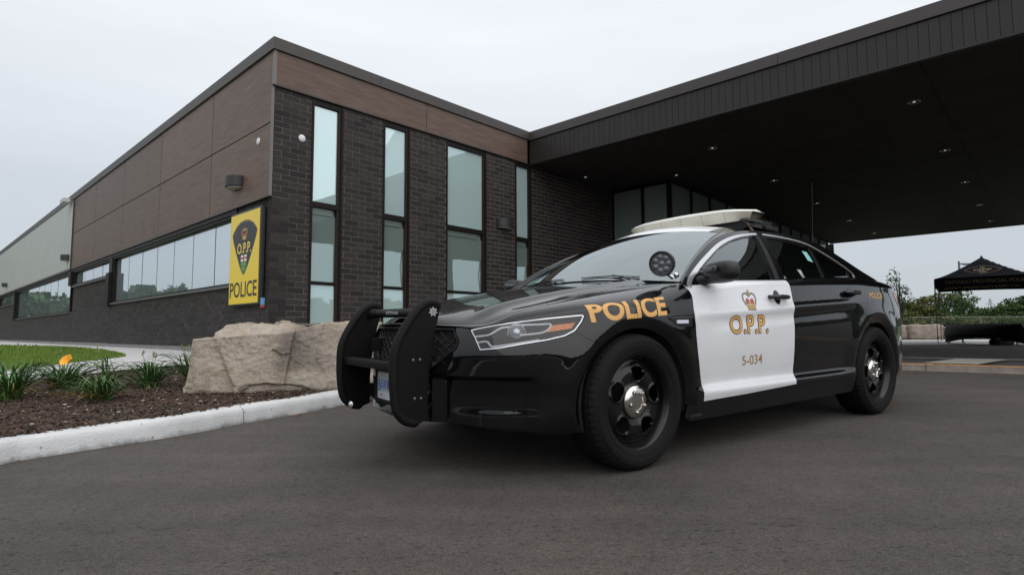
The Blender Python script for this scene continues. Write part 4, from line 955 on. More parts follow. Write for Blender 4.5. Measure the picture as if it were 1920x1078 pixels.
for mir in (False, True):
    kw = dict(mirror=mir); R_ = ' ' if mir else ''
    bump_o = surf('front_bumper', BUMP, S, P_blk, car, step=(.012, .008), gap=(.0018), **kw)
    fend_o = surf('fender', FEND, S, P_blk, car, holes=[VENT], step=(.02, .012), gap=.0018, **kw)
    df_o = surf('front_door', DF, S, P_wht, car, step=(.03, .010), gap=.0025, **kw); 
    if not mir: tag(df_o, 'white front door with crown, O.P.P. and 5-034')
    dr_o = surf('rear_door', DR, S, P_blk, car, step=(.03, .010), gap=.0022, **kw)
    q_o = surf('quarter_panel', QUAR, S, P_blk, car, holes=[TAIL] if False else [], step=(.03, .02), gap=.0022, **kw)
    surf('rear_bumper', RB, S, P_blk, car, step=(.03, .02), gap=.0018, **kw)
    surf('boot_lid', TRK, S, P_blk, car, step=(.03, .02), gap=.002, **kw)
    surf('rocker_panel', ROCK, S, C_blk, car, step=(.05, .02), gap=.002, **kw)
    # dark inner shell behind the gaps
    sh = [(UM, .30), (-.5, .26)]+[(-.40, .30)]+[(CF[0]+.41*math.cos(math.radians(a)), CF[1]+.41*math.sin(math.radians(a))) for a in np.linspace(185, -5, 30)]+[(.46, .24), (2.40, .25)]+[(CR[0]+.41*math.cos(math.radians(a)), CR[1]+.41*math.sin(math.radians(a))) for a in np.linspace(185, -5, 30)]+[(3.5, .3), (UX, .3)]+top(UX, UM, 120, .012)
    surf('body_shell', sh, S, C_in, car, step=(.05, .04), gap=0, rim=0, back=.024, mirror=mir)
    # vent with marker light
    vo = surf('side_vent', [(a, b) for a, b in inset(VENT, .002)], S, C_blk, fend_o, step=.02, gap=0, rim=.008, back=.007, mirror=mir)
    surf('vent_frame', [(.215, .792), (.30, .801), (.443, .804), (.443, .790), (.30, .788), (.25, .785)], S, C_gls, fend_o, step=.02, gap=0, rim=.012, back=-.001, mirror=mir)
    surf('marker_light', [(.293, .781), (.396, .781), (.392, .761), (.287, .761)], S, mat('marker_led', (.55, .57, .66), .25), fend_o, step=.02, gap=0, rim=.01, back=-.001, mirror=mir)
    # head lamp
    hl = surf('headlight', LAMP, S, mat('lamp_housing', (.50, .52, .54), .35, metal=.1, var=.45, vscale=16), car, step=.02, gap=.003, rim=.0, back=.030, mirror=mir)
    ringo = inset(resample(LAMP, .015), .004); ringi = inset(resample(LAMP, .015), .0145)
    surf('lamp_bezel', ringo, S, C_chr2, hl, holes=[ringi], step=.02, gap=0, rim=.022, back=.004, bstep=.015, mirror=mir)
    surf('turn_signal', [(-.53, .760), (-.405, .772), (-.428, .744), (-.56, .727)], S, mat('amber_lens', (.80, .24, .05), .35, var=.25, vscale=60), hl, step=.01, gap=0, rim=.01, back=.012, mirror=mir)
    for path, w_ in (([(-.935, .706), (-.86, .715), (-.80, .746), (-.735, .754)], .010), ([(-.735, .760), (-.60, .764), (-.535, .764), (-.575, .727), (-.70, .712)], .010), ([(-.925, .676), (-.87, .682), (-.845, .660), (-.80, .662), (-.60, .69)], .010)):
        tb = MB(); P = spl(path, .01); A = S(np.array([p[0] for p in P]), np.array([p[1] for p in P]), .016)*np.array([-1, 1, 1]); 
        if mir: A[:, 1] *= -1
        tb.tube(A, w_/2, 6); tb.build('light_guide', mat('light_guide', (.80, .82, .85), .25), hl)
    c0 = S(np.array([-.715]), np.array([.722]), .034)[0]*np.array([-1, 1, 1]); c1 = S(np.array([-.715]), np.array([.722]), .0)[0]*np.array([-1, 1, 1]); dv = Vector(c1-c0).normalized(); 
    if mir: c0[1] *= -1; dv.y *= -1
    Mq = Matrix.Translation(Vector(c0)) @ dv.to_track_quat('Z', 'Y').to_matrix().to_4x4()
    b = MB(); b.lathe([(.048, -.01), (.047, .008), (.042, .012), (.038, .006)], 28, M=Mq, ax='z'); b.build('projector_ring', C_chr2, hl)
    b = MB(); b.lathe([(.037, 0), (.034, .010), (.026, .019), (.014, .025), (.0001, .027)], 28, M=Mq, ax='z'); b.build('projector_lens', mat('projector_glass', (.45, .48, .52), .06, metal=.6), hl)
    surf('lamp_cover', LAMP, S, glass_mat('lamp_cover', (1, 1, 1), .05, transp=(.93, .94, .95), tr=1.), hl, step=.02, gap=.0035, rim=0, back=.001, mirror=mir)
    # sculpted wheel liners
    for cx in (0, 2.868):
        b = MB(); yy0, yy1 = .56, (.915 if cx == 0 else .915)
        prof = [(.40, yy1), (.40, yy0), (.08, yy0-.02)]
        b.lathe([(r, y*(-1 if mir else 1)) for r, y in prof], 40, M=Matrix.Translation((-cx, 0, .365)), a0=math.radians(-14), a1=math.radians(194), closed=False)
        b.build('wheel_liner', C_dirt, car, fix=False)
    # tail lamp
    surf('tail_light', [(3.40, 1.005), (3.42, .93), (3.52, .86), (3.80, .82), (3.84, .83), (3.84, 1.01)], S, mat('tail_red', (.30, .015, .01), .15, coat=.5), car, step=.02, gap=0, rim=.01, back=-.003, mirror=mir)
# ---- grille (whole width)
GRH = [(UM, .757), (-1.075, .749), (-1.024, .682), (-1.039, .645), (-1.216, .530), (UM, .530)]
def Sfull(a, v, off=0.):
    """a signed distance from the nose centre to the left"""
    a = np.asarray(a, float); P = S(UM+np.abs(a), v, off); P[..., 1] = P[..., 1]*np.sign(np.where(a == 0, 1, a)); return P
GF = [(u-UM, v) for u, v in GRH]; GF = GF[1:5]; GF = GF+[(-a, v) for a, v in GF[::-1]]
gr = surf('grille', inset(GF, -.006), Sfull, C_in, car, step=(.04, .03), gap=0, rim=0, back=.05)
surf('grille_surround', inset(resample(GF, .03), .001), Sfull, C_blk, gr, holes=[inset(resample(GF, .03), .022)], step=.02, gap=0, rim=.03, back=-.002)
tb = MB()
def clipline(p, q):
    P = np.array([np.array(p)+(np.array(q)-np.array(p))*t for t in np.linspace(0, 1, 60)]); k = inpoly(P[:, 0], P[:, 1], inset(GF, .014)); 
    i = np.where(k)[0]; return P[i] if len(i) > 2 else None
for k in range(-12, 26):
    for sg_ in (1, -1):
        x0 = -.9+k*.075*1.0; a = (x0, .52); q = (x0+.42, .76)
        if sg_ < 0: a, q = (-a[0], a[1]), (-q[0], q[1])
        P = clipline(a, q)
        if P is None: continue
        A = Sfull(P[::3, 0], P[::3, 1], .022)*np.array([-1, 1, 1]); tb.tube(A, .0042, 5)
tb.build('grille_mesh', mat('grille_gloss', (.02, .02, .021), .3), gr)
# lower intake
LI = [(-.36, .315), (.36, .315), (.40, .40), (.36, .455), (-.36, .455), (-.40, .40)]
surf('lower_intake', LI, Sfull, C_in, car, step=.04, gap=0, rim=0, back=-.0015)
# ---- hood
hu = np.linspace(UM, .42, 140); he = S(hu, vtop(hu)); HE = [(float(a[0]), float(a[1])) for a in he]
HB = [p for p in HE if p[1] >= 0]; cow = [(.36+.10*(l/.78)**2, l) for l in np.linspace(.77, -.77, 30)]
HP = [(s, -l) for s, l in HB[::-1]]+HB[1:]; HP = [p for p in HP]+cow
def Hf(s, l, off=0.): s = np.asarray(s, float); l = np.asarray(l, float); return np.stack([s, l, H(s, l)-off], -1)
hood = surf('hood', HP, Hf, P_blk, car, step=(.025, .02), gap=.0018, rim=.012, bstep=.02)
for mir in (False, True): surf('hood_lip', HLIP, S, P_blk, hood, step=(.025, .012), gap=.0012, rim=.012, mirror=mir)
# cowl
cw = MB(); n = 24; V = []; 
for k in range(n+1):
    l = -.80+1.6*k/n; V += [(-(.33+.10*(l/.8)**2), l, float(H(.36+.1*(l/.8)**2, l))-.02), (-(.50+.10*(l/.8)**2), l, float(H(.36, l*.95))-.012)]
cw.add(V, [(2*k, 2*k+1, 2*k+3, 2*k+2) for k in range(n)]); cw.build('cowl', C_blk, car)
# ---- windscreen
def WS(t, w, off=0.):
    t = np.asarray(t, float); w = np.asarray(w, float)
    B_ = np.stack([.355+.13*t*t, .83*t, 1.045-.040*t*t], -1); T_ = np.stack([1.09+.09*t*t, .63*t, 1.430-.050*t*t], -1); P = B_+(T_-B_)*w[..., None]
    d = .035*4*w*(1-w)-off; P = P+np.stack([-.47*d, 0*d, .88*d], -1); return P
ws = surf('windscreen', [(-1, 0), (1, 0), (1, 1), (-1, 1)], WS, gl_ws, car, step=(.06, .05), gap=.004, rim=0, bstep=.04)
surf('windscreen_seal', [(-1, 0), (1, 0), (1, 1), (-1, 1)], WS, C_blk, ws, holes=[[(-.965, .03), (.965, .03), (.965, .955), (-.965, .955)]], step=(.06, .05), gap=.0, rim=0, back=.003, bstep=.04)
# ---- side glass, frames, chrome
DRIP = [(.43, .985), (.50, 1.045), (.62, 1.125), (.77, 1.203), (1.0, 1.305), (1.24, 1.378), (1.5, 1.418), (1.75, 1.434), (2.13, 1.437), (2.45, 1.408), (2.62, 1.372), (2.83, 1.285), (3.04, 1.198), (3.20, 1.150), (3.34, 1.112)]
CH = [(.475, .985), (.522, 1.037), (.63, 1.105), (.772, 1.179), (1.004, 1.283), (1.24, 1.353), (1.47, 1.393), (1.664, 1.410), (2.0, 1.408), (2.294, 1.381), (2.502, 1.308), (2.747, 1.197), (2.817, 1.150), (2.808, 1.112)]
def zt_(s): return float(np.interp(s, GU, ZT))
for mir in (False, True):
    bot = [(s, zt_(s)-.012) for s in np.linspace(3.36, .44, 40)]
    FR = spl(DRIP, .05)+bot
    gF = [(.60, 1.02), (.69, 1.095), (.83, 1.165), (.969, 1.235), (1.193, 1.312), (1.40, 1.358), (1.545, 1.376), (1.515, 1.28), (1.475, 1.18), (1.44, 1.048), (.864, 1.018)]
    gR = [(1.700, 1.378), (1.85, 1.378), (2.02, 1.372), (2.28, 1.348), (2.30, 1.342), (2.215, 1.095), (1.60, 1.062), (1.64, 1.19)]
    gQ = [(2.335, 1.338), (2.40, 1.318), (2.523, 1.272), (2.679, 1.195), (2.735, 1.165), (2.70, 1.112), (2.246, 1.096)]
    gT = [(2.765, 1.150), (2.79, 1.136), (2.782, 1.115), (2.735, 1.113)]
    fo = surf('side_frame', FR, G, C_gls if False else P_blk, car, holes=[gF, gR, gQ, gT], step=(.04, .03), gap=0, rim=.012, mirror=mir)
    for nm, g_ in (('front_window', gF), ('rear_window', gR), ('quarter_window', gQ), ('corner_window', gT)):
        surf(nm, inset(g_, -.004), G, gl_car, fo, step=.06, gap=0, rim=0, back=.010, mirror=mir)
    # matt frame around the front glass and B pillar covers
    surf('pillar_cover', [(1.462, 1.050), (1.497, 1.18), (1.537, 1.28), (1.568, 1.378), (1.612, 1.382), (1.585, 1.28), (1.553, 1.18), (1.525, 1.052)], G, C_blk, fo, step=.04, gap=0, rim=.004, back=-.002, mirror=mir)
    surf('pillar_cover', [(1.535, 1.054), (1.565, 1.18), (1.597, 1.28), (1.622, 1.38), (1.672, 1.38), (1.652, 1.28), (1.612, 1.18), (1.585, 1.056)], G, C_gls, fo, step=.04, gap=0, rim=.004, back=-.002, mirror=mir)
    ci = spl(CH, .03); front = [p for p in ci if p[0] < 1.66 or p[0] < 1.0]
    def band(line, w0, w1, nm, cut):
        c = offset_line(line, -1); n_ = len(line); L1 = []; L2 = []
        for i, p in enumerate(line):
            a_ = np.array(line[max(0, i-1)]); b_ = np.array(line[min(n_-1, i+1)]); t_ = (b_-a_)/np.hypot(*(b_-a_)); nn = np.array([t_[1], -t_[0]]); w = w0+(w1-w0)*i/(n_-1)
            L1.append(tuple(np.array(p))); L2.append(tuple(np.array(p)+nn*w))
        surf(nm, L1+L2[::-1], G, C_chr2, fo, step=.03, gap=0, rim=.008, back=-.005, mirror=mir)
    i1 = min(range(len(ci)), key=lambda i: abs(ci[i][0]-1.625))
    band(ci[:i1], .030, .014, 'chrome_trim', 0); band(ci[i1+2:], .012, .010, 'chrome_trim', 0)
    if not mir:
        surf('belt_strip', [(.60, 1.006), (.62, 1.014), (1.44, 1.044), (1.44, 1.036), (.9, 1.016)], G, C_chr2, fo, step=.05, gap=0, rim=.004, back=-.004)
        # bars and sticker inside the rear glass
        for k in range(9):
            s0 = 1.70+.058*k; bb = MB(); q = G(np.array([s0-.03, s0+.01, s0+.02]), np.array([1.07, 1.22, 1.36-.004*k]), .055)*np.array([-1, 1, 1]); bb.tube(q, .006, 6); bb.build('window_bar', C_blk, fo)
        bb = MB(); q = G(np.array([1.66, 1.95, 2.26]), np.array([1.345, 1.350, 1.335]), .055)*np.array([-1, 1, 1]); bb.tube(q, .010, 6); bb.build('window_bar', C_blk, fo)
        surf('sticker', [(2.145, 1.305), (2.215, 1.300), (2.205, 1.215), (2.135, 1.225)], G, mat('sticker_teal', (.22, .50, .48), .5), fo, step=.05, gap=0, rim=0, back=.008)
# A pillars
ED = spl([DRIP[i] for i in range(0, 6)], .02); 
def pillar(a, w, off=0.):
    """a 0 at the windscreen edge, 1 at the side frame"""
    a = np.asarray(a, float); w = np.asarray(w, float); E = WS(np.ones_like(w), w, .0); cum = np.array([p for p in ED]); tt = np.linspace(0, 1, len(cum)); s_ = np.interp(w, tt, cum[:, 0]); z_ = np.interp(w, tt, cum[:, 1]); Q = G(s_, z_)
    P = E+(Q-E)*a[..., None]; b_ = .014*4*a*(1-a)*(1-.35*w); P = P+np.stack([-.45*b_, .62*b_, .62*b_], -1); return P-np.stack([-.45+0*a, .6+0*a, .6+0*a], -1)*np.asarray(off)
for mir in (False, True): surf('pillar', [(0, 0), (1, 0), (1, 1), (0, 1)], pillar, P_blk, car, step=(.1, .03), gap=.0, rim=.0, bstep=.05, mirror=mir)
# roof and rear
RD = [(1.24, 1.378), (1.35, 1.40), (1.5, 1.418), (1.75, 1.434), (2.13, 1.437), (2.45, 1.408), (2.62, 1.372), (2.83, 1.285), (3.04, 1.198), (3.34, 1.112)]
RC = [(1.09, 1.430), (1.16, 1.466), (1.32, 1.500), (1.75, 1.510), (2.1, 1.498), (2.45, 1.458), (2.68, 1.415), (2.95, 1.33), (3.2, 1.225), (3.55, 1.118)]
_kt = np.linspace(0, 1, len(RD)); _rd = np.array(RD); _rc = np.array(RC)
def RF(a, t, off=0.):
    """a -1..1 across, t 0..1 back"""
    a = np.asarray(a, float); t = np.asarray(t, float); aa = np.abs(a)
    D = G(pchip(_kt, _rd[:, 0], t), pchip(_kt, _rd[:, 1], t)); cs, cz = pchip(_kt, _rc[:, 0], t), pchip(_kt, _rc[:, 1], t)
    # header meets the windscreen top at t=0
    s = cs+(D[..., 0]-cs)*aa**1.6; l = D[..., 1]*a; z = cz-(cz-D[..., 2])*(aa**2.3)-off; return np.stack([s, l, z], -1)
surf('roof', [(-.80, 0), (.80, 0), (.80, .62), (-.80, .62)], RF, P_wht, car, step=(.06, .03), gap=.002, rim=.004, bstep=.03)
for mir in (False, True):
    surf('roof_rail', [(.81, 0), (1, 0), (1, 1), (.74, 1), (.80, .62)], RF, P_blk, car, step=(.04, .03), gap=.0, rim=.006, bstep=.03, mirror=mir)
    surf('roof_ditch', [(.79, 0), (.82, 0), (.82, .62), (.79, .62)], RF, C_in, car, step=(.04, .05), gap=.0, rim=0, back=.006, bstep=.03, mirror=mir)
surf('rear_windscreen', [(-.80, .625), (.80, .625), (.735, .95), (-.735, .95)], RF, gl_car, car, step=(.06, .03), gap=.002, rim=0, bstep=.03)
# boot deck
du = np.linspace(3.0, UX, 60); de = S(du, vtop(du))
V = []; F = []
for k in range(len(du)):
    sc = 3.35+(4.02-3.35)*k/(len(du)-1)
    for a in np.linspace(1, -1, 13): V.append((-(sc+(de[k][0]-sc)*abs(a)), de[k][1]*a, 1.115-.02*k/60+(de[k][2]-1.115+.02*k/60)*abs(a)**2))
for k in range(len(du)-1):
    for j in range(12): F.append((k*13+j, k*13+j+1, (k+1)*13+j+1, (k+1)*13+j))
mesh_obj('boot_deck', V, F, P_blk, car, smooth=True)
# underbody, interior
b = MB(); b.box((-3.75, -.70, .20), (-.4, .70, .30)); b.box((-.4, -.60, .27), (.78, .60, .33)); b.box((-2.42, -.86, .215), (-.45, .86, .27)); b.box((-.38, -.58, .25), (.75, .58, .74)); b.box((-2.4, -.84, .27), (-.45, .84, .32)); b.box((-3.9, -.6, .3), (-3.25, .6, .9)); b.build('underbody', C_in, car)
ir = empty('interior'); ir.parent = car; C_seat = mat('seat_cloth', (.03, .03, .032), .9); 
b = MB(); b.box((-3.0, -.80, .32), (-.55, .80, .62)); b.build('cabin_floor', C_seat, ir)
for k in (-1, 1):
    b = MB(); b.rbox((-1.45, k*.38-.25, .60), (-.95, k*.38+.25, .76), .05); b.rbox((-1.58, k*.38-.25, .70), (-1.42, k*.38+.25, 1.22), .05); b.rbox((-1.58, k*.38-.13, 1.24), (-1.48, k*.38+.13, 1.40), .04); b.build('seat', C_seat, ir)
b = MB(); b.rbox((-2.6, -.66, .62), (-2.2, .66, .78), .05); b.rbox((-2.75, -.66, .75), (-2.55, .66, 1.18), .05); b.build('seat', C_seat, ir)
b = MB(); b.rbox((-.95, -.74, .75), (-.42, .74, .985), .05); b.build('dashboard', mat('dash_black', (.025, .026, .028), .7), ir)
b = MB(); b.lathe([(.19, 0), (.178, .012), (.166, 0), (.178, -.012)], 28, M=Matrix.Translation((-1.08, .38, .98)) @ Matrix.Rotation(math.radians(-65), 4, 'Y'), ax='z'); b.build('steering_wheel', C_blk, ir)
b = MB(); b.box((-1.66, -.68, .7), (-1.64, .68, 1.12)); 
for k in range(9): b.box((-1.66, -.6+.15*k, 1.12), (-1.645, -.585+.15*k, 1.38))
b.build('partition', C_blk, ir)
b = MB(); b.rbox((-.62, -.10, .992), (-.50, .18, .998), .002); b.build('paper', mat('paper_white', (.6, .6, .6), .8), ir)
# wipers
for pts in ((.60, .10), (-.02, -.62)):
    la, lb_ = pts; P = [WS(np.array([x/.8]), np.array([w]), -.012)[0]*np.array([-1, 1, 1]) for x, w in ((la, -.06), ((la*.6+lb_*.4), .035), ((la+lb_)/2, .045))]; b = MB(); b.tube(P, .0045, 6)
    P = [WS(np.array([x/.8]), np.array([w]), -.008)[0]*np.array([-1, 1, 1]) for x, w in ((la*.9+lb_*.1, .03), ((la+lb_)/2, .045), (lb_, .028))]; b.tube(P, .0038, 6); b.build('wiper', C_blk, car)
# ---- lettering on the near side
text_on('lettering', 'POLICE', [(-.322, .771), (.215, .807), (.241, .923), (-.335, .890)], S, C_gold, car, bold=.034)
_, ref = text_on('lettering_outline', 'O.P.P.', [(.792, .688), (1.212, .686), (1.214, .812), (.786, .806)], S, C_vblk, car, bold=.045, off=-.0012, spacing=1.02)
text_on('lettering', 'O.P.P.', [(.797, .692), (1.207, .690), (1.209, .808), (.791, .802)], S, C_gold, car, bold=.012, off=-.0022, spacing=1.02)
text_on('lettering', '5-034', [(.928, .495), (1.150, .497), (1.140, .559), (.916, .555)], S, mat('vinyl_gold_dark', (.36, .22, .10), .5), car, bold=.01)
text_on('lettering', 'POLICE', [(2.755, .938), (2.990, .937), (3.010, .987), (2.764, .982)], S, C_gold, car, bold=.012)
crown(car, 1.030, .905, .128, S, None, mat('crown_gold', (.42, .27, .09), .5), mat('crown_red', (.42, .10, .06), .5), mat('crown_grey', (.20, .21, .17), .5), C_vblk)
# ---- door handles, fuel door
def handle(u, v, par):
    def ell(a, b, n=24): return [(u+.0+a*math.cos(6.2832*k/n), v+b*math.sin(6.2832*k/n)) for k in range(n)]
    ho = surf('door_handle', ell(.038, .047), S, C_gls, par, step=.012, gap=0, rim=.004, back=-.0015, bstep=.01)
    us = np.linspace(u-.112, u+.112, 17); P = []
    for k, x in enumerate(us):
        e = 1-((x-u)/.118)**4; P.append(S(np.array([x]), np.array([v]), -.016-.026*e)[0]*np.array([-1, 1, 1]))
    b = MB(); b.tube(P, [.006+.0105*(1-abs((x-u)/.118)**3) for x in us], 10); b.build('grip', C_gls, ho)
    for x in (u-.092, u+.092):
        q = S(np.array([x, x]), np.array([v, v]), 0); q[1] = S(np.array([x]), np.array([v]), -.03)[0]; b = MB(); b.tube(q*np.array([-1, 1, 1]), .014, 8); b.build('handle_foot', C_gls, ho)
handle(1.353, .924, df_o); handle(2.431, .975, dr_o)
for o_ in (df_o, dr_o): pass
# ---- mirrors
for sd in (1, -1):
    M = Matrix.Translation((-.655, sd*1.00, 1.060)) @ Matrix.Rotation(sd*math.radians(-14), 4, 'Z')
    bm = bmesh.new(); bmesh.ops.create_cube(bm, size=1); bmesh.ops.subdivide_edges(bm, edges=bm.edges[:], cuts=9, use_grid_fill=True)
    for v in bm.verts:
        p = v.co*2; k = (abs(p.x)**3.4+abs(p.y)**3.4+abs(p.z)**3.4)**(1/3.4); p = p/k; y = p.y*sd
        hz = .064*(1-.10*max(0, -y)-.06*y*y); p = Vector((p.x*(.075 if p.x > 0 else .05), p.y*.125, p.z*hz-.006*(1-y)+.004)); v.co = p
    b = MB(); b.bm(bm, M, True); mo = b.build('wing_mirror', mat('mirror_black', (.011, .011, .012), .4, spec=.4), car)
    b = MB(); b.rbox((.078, -.075*1, -.004), (.100, .055, .030), .008, M=M); b.build('mirror_light', mat('led_strip', (.05, .05, .055), .2, var=.5, vscale=80), mo)
    b = MB(); b.rbox((.098, -.055, .004), (.103, .035, .022), .002, M=M); b.build('led_strip', mat('led_face', (.12, .12, .13), .15, var=.4, vscale=90), mo)
    b = MB(); b.tube([(-.60, sd*.82, 1.005), (-.62, sd*.90, 1.015), (-.655, sd*.98, 1.035)], [.035, .030, .028], 10); b.rbox((-.72, sd*.845-.014, .985), (-.52, sd*.845+.014, 1.035), .01); b.build('mirror_arm', MATS['mirror_black'], mo)
    b = MB(); b.prism([(-.46, 1.0), (-.72, 1.02), (-.70, 1.10), (-.62, 1.055)], 'y', sd*.845, sd*.862); b.build('mirror_base', C_blk, mo)
    b = MB(); b.rbox((-.052, -.085, -.04), (-.0505, .085, .04), .0005, M=M); b.build('mirror_glass', C_chr, mo)
# ---- spot lamp
sp = MB(); c = Vector((-.325, .835, 1.105)); camL = Vector((2.359, 3.021, .80)); d = ((camL-c).normalized()+Vector((.25, -.18, .0))).normalized()
Ms = Matrix.Translation(c) @ d.to_track_quat('Z', 'Y').to_matrix().to_4x4()
sp.lathe([(.0001, -.075), (.03, -.072), (.055, -.055), (.070, -.025), (.074, .0), (.074, .018), (.070, .024), (.064, .022)], 32, M=Ms, ax='z'); so = sp.build('spot_lamp', mat('lamp_body', (.018, .018, .018), .5), car)
b = MB(); b.lathe([(.065, .012), (.0001, .016)], 28, M=Ms, ax='z'); b.build('lens', mat('lens_dark', (.10, .105, .12), .15), so)
for k in range(8):
    rr, aa = (.040, k*2*math.pi/7) if k < 7 else (0, 0); b = MB(); b.lathe([(.0175, .014), (.012, .020), (.0001, .023)], 12, M=Ms @ Matrix.Translation((rr*math.cos(aa), rr*math.sin(aa), 0)), ax='z'); b.build('led_optic', mat('led_optic', (.13, .135, .15), .15), so)
b = MB(); b.tube([c-d*.05+Vector((0, 0, -.02)), c+Vector((-.10, -.045, -.05)), c+Vector((-.135, -.03, -.075))], .013, 8); b.ball(c+Vector((-.105, -.045, -.045)), .022, 12); b.ball(c+Vector((-.145, -.02, -.06)), .020, 12); b.build('bracket', C_chr, so)
# ---- light bar
def LB(t, q, off=0):      # t -1..1 along l ; section points
    pass
lbar = empty('light_bar'); lbar.parent = car; lbar.scale = (1, .93, 1); lbar.location = (0, .028, 0)
LZ, LS = 1.566, 1.70
M_cream = mat('cream_lens', (.56, .53, .43), .3, var=.2, vscale=5, coat=.4, col2=(.72, .69, .58), stretch=(1, 1, 3)); M_lbt = mat('bar_top', (.80, .80, .74), .3, coat=.3)
def sec(l):
    e = max(0., (abs(l)-.40)/.25); k = math.sqrt(max(0, 1-e*e*.78)) if e < 1 else .469; hd = .155*k; rise = .022*(1-(l/.65)**2)
    z1, z2, z3 = .036+rise-.008*e, .016+rise*.8-.004*e, -.052+.006*e*e
    hb = hd-.040*(1-.4*e)
    return [(-hb, z3), (-hd, z2), (-hd+.003, z2+.009), (-hd+.03, z1), (0, z1+.008), (hd-.03, z1), (hd-.003, z2+.009), (hd, z2), (hb, z3)]
def lpart(name, l0, l1, i0, i1, m, caps=True, shrink=0.):
    n = max(2, int((l1-l0)/.03)); b = MB(); V = []; F = []; k = i1-i0+1
    for j in range(n+1):
        l = l0+(l1-l0)*j/n; ss = sec(l)
        for i in range(i0, i1+1): V.append((-(LS+ss[i][0]*(1-shrink)), l*(1-max(0., (abs(l)-.45)/.2)*(0 if i in (1, 7) else (.075 if i in (0, 8) else .035))), LZ+ss[i][1]))
    for j in range(n):
        for i in range(k-1): F.append((j*k+i, j*k+i+1, (j+1)*k+i+1, (j+1)*k+i))
    if caps: F += [tuple(range(k)), tuple(range(n*k, n*k+k))[::-1]]
    b.add(V, F, True); return b.build(name, m, lbar)
cutsl = [-.645, -.43, -.215, -.0, .215, .43, .645]
for a, b_ in zip(cutsl[:-1], cutsl[1:]):
    lpart('lens_section', a+.0016, b_-.0016, 0, 1, M_cream, False); lpart('lens_section', a+.0016, b_-.0016, 7, 8, M_cream, False)
lpart('top_cover', -.648, .648, 1, 7, M_lbt, True)
lpart('bar_core', -.62, .62, 0, 8, mat('bar_core', (.12, .10, .07), .5), True, .025)
b = MB(); b.box((-(LS+.11), -.60, LZ-.052), (-(LS-.10), .60, LZ-.034)); b.build('base_plate', mat('bar_base', (.05, .05, .05), .5), lbar)
for k in (-1, 1):
    b = MB(); b.prism([(k*.30, LZ-.05), (k*.58, LZ-.05), (k*.62, LZ-.10), (k*.55, LZ-.12), (k*.40, LZ-.105)], 'x', -(LS+.10), -(LS-.09)); b.build('mount_foot', C_blk, lbar, bevel=.005)
    b = MB(); g0 = G(np.array([1.70]), np.array([1.420]))[0]; P = spl([(-1.61, k*.55, LZ-.045), (-1.615, k*.60, LZ-.075), (-1.63, k*(g0[1]-.03), 1.452), (-1.64, k*(g0[1]+.012), 1.405)], .02)
    for i in range(len(P)-1):
        p, q = Vector(P[i]), Vector(P[i+1]); w = Vector((.016, 0, 0)); nn = Vector((0, k*.003, .003)); b.add([p-w, p+w, q+w, q-w, p-w+nn, p+w+nn, q+w+nn, q-w+nn], [(4, 5, 6, 7), (0, 3, 2, 1), (0, 4, 7, 3), (1, 2, 6, 5)])
    b.build('mount_strap', mat('rusty_strap', (.075, .045, .035), .75, var=.4, vscale=60), lbar)
    b = MB(); b.rbox((-1.98, k*.56-.03, 1.475), (-1.72, k*.56+.03, 1.535), .012); b.rbox((-2.02, k*.585-.035, 1.455), (-1.84, k*.585+.035, 1.495), .012); b.build('mount_arm', C_blk, lbar)
b = MB(); b.tube([(-2.55, .60, 1.40), (-2.56, .60, 1.50)], [.007, .0035], 8); b.tube([(-2.56, .60, 1.50), (-2.575, .602, 1.925)], [.0028, .0018], 6); b.lathe([(.02, 0), (.016, .02), (.006, .03)], 14, M=Matrix.Translation((-2.55, .60, 1.385)), ax='z'); b.build('antenna', C_blk, car)
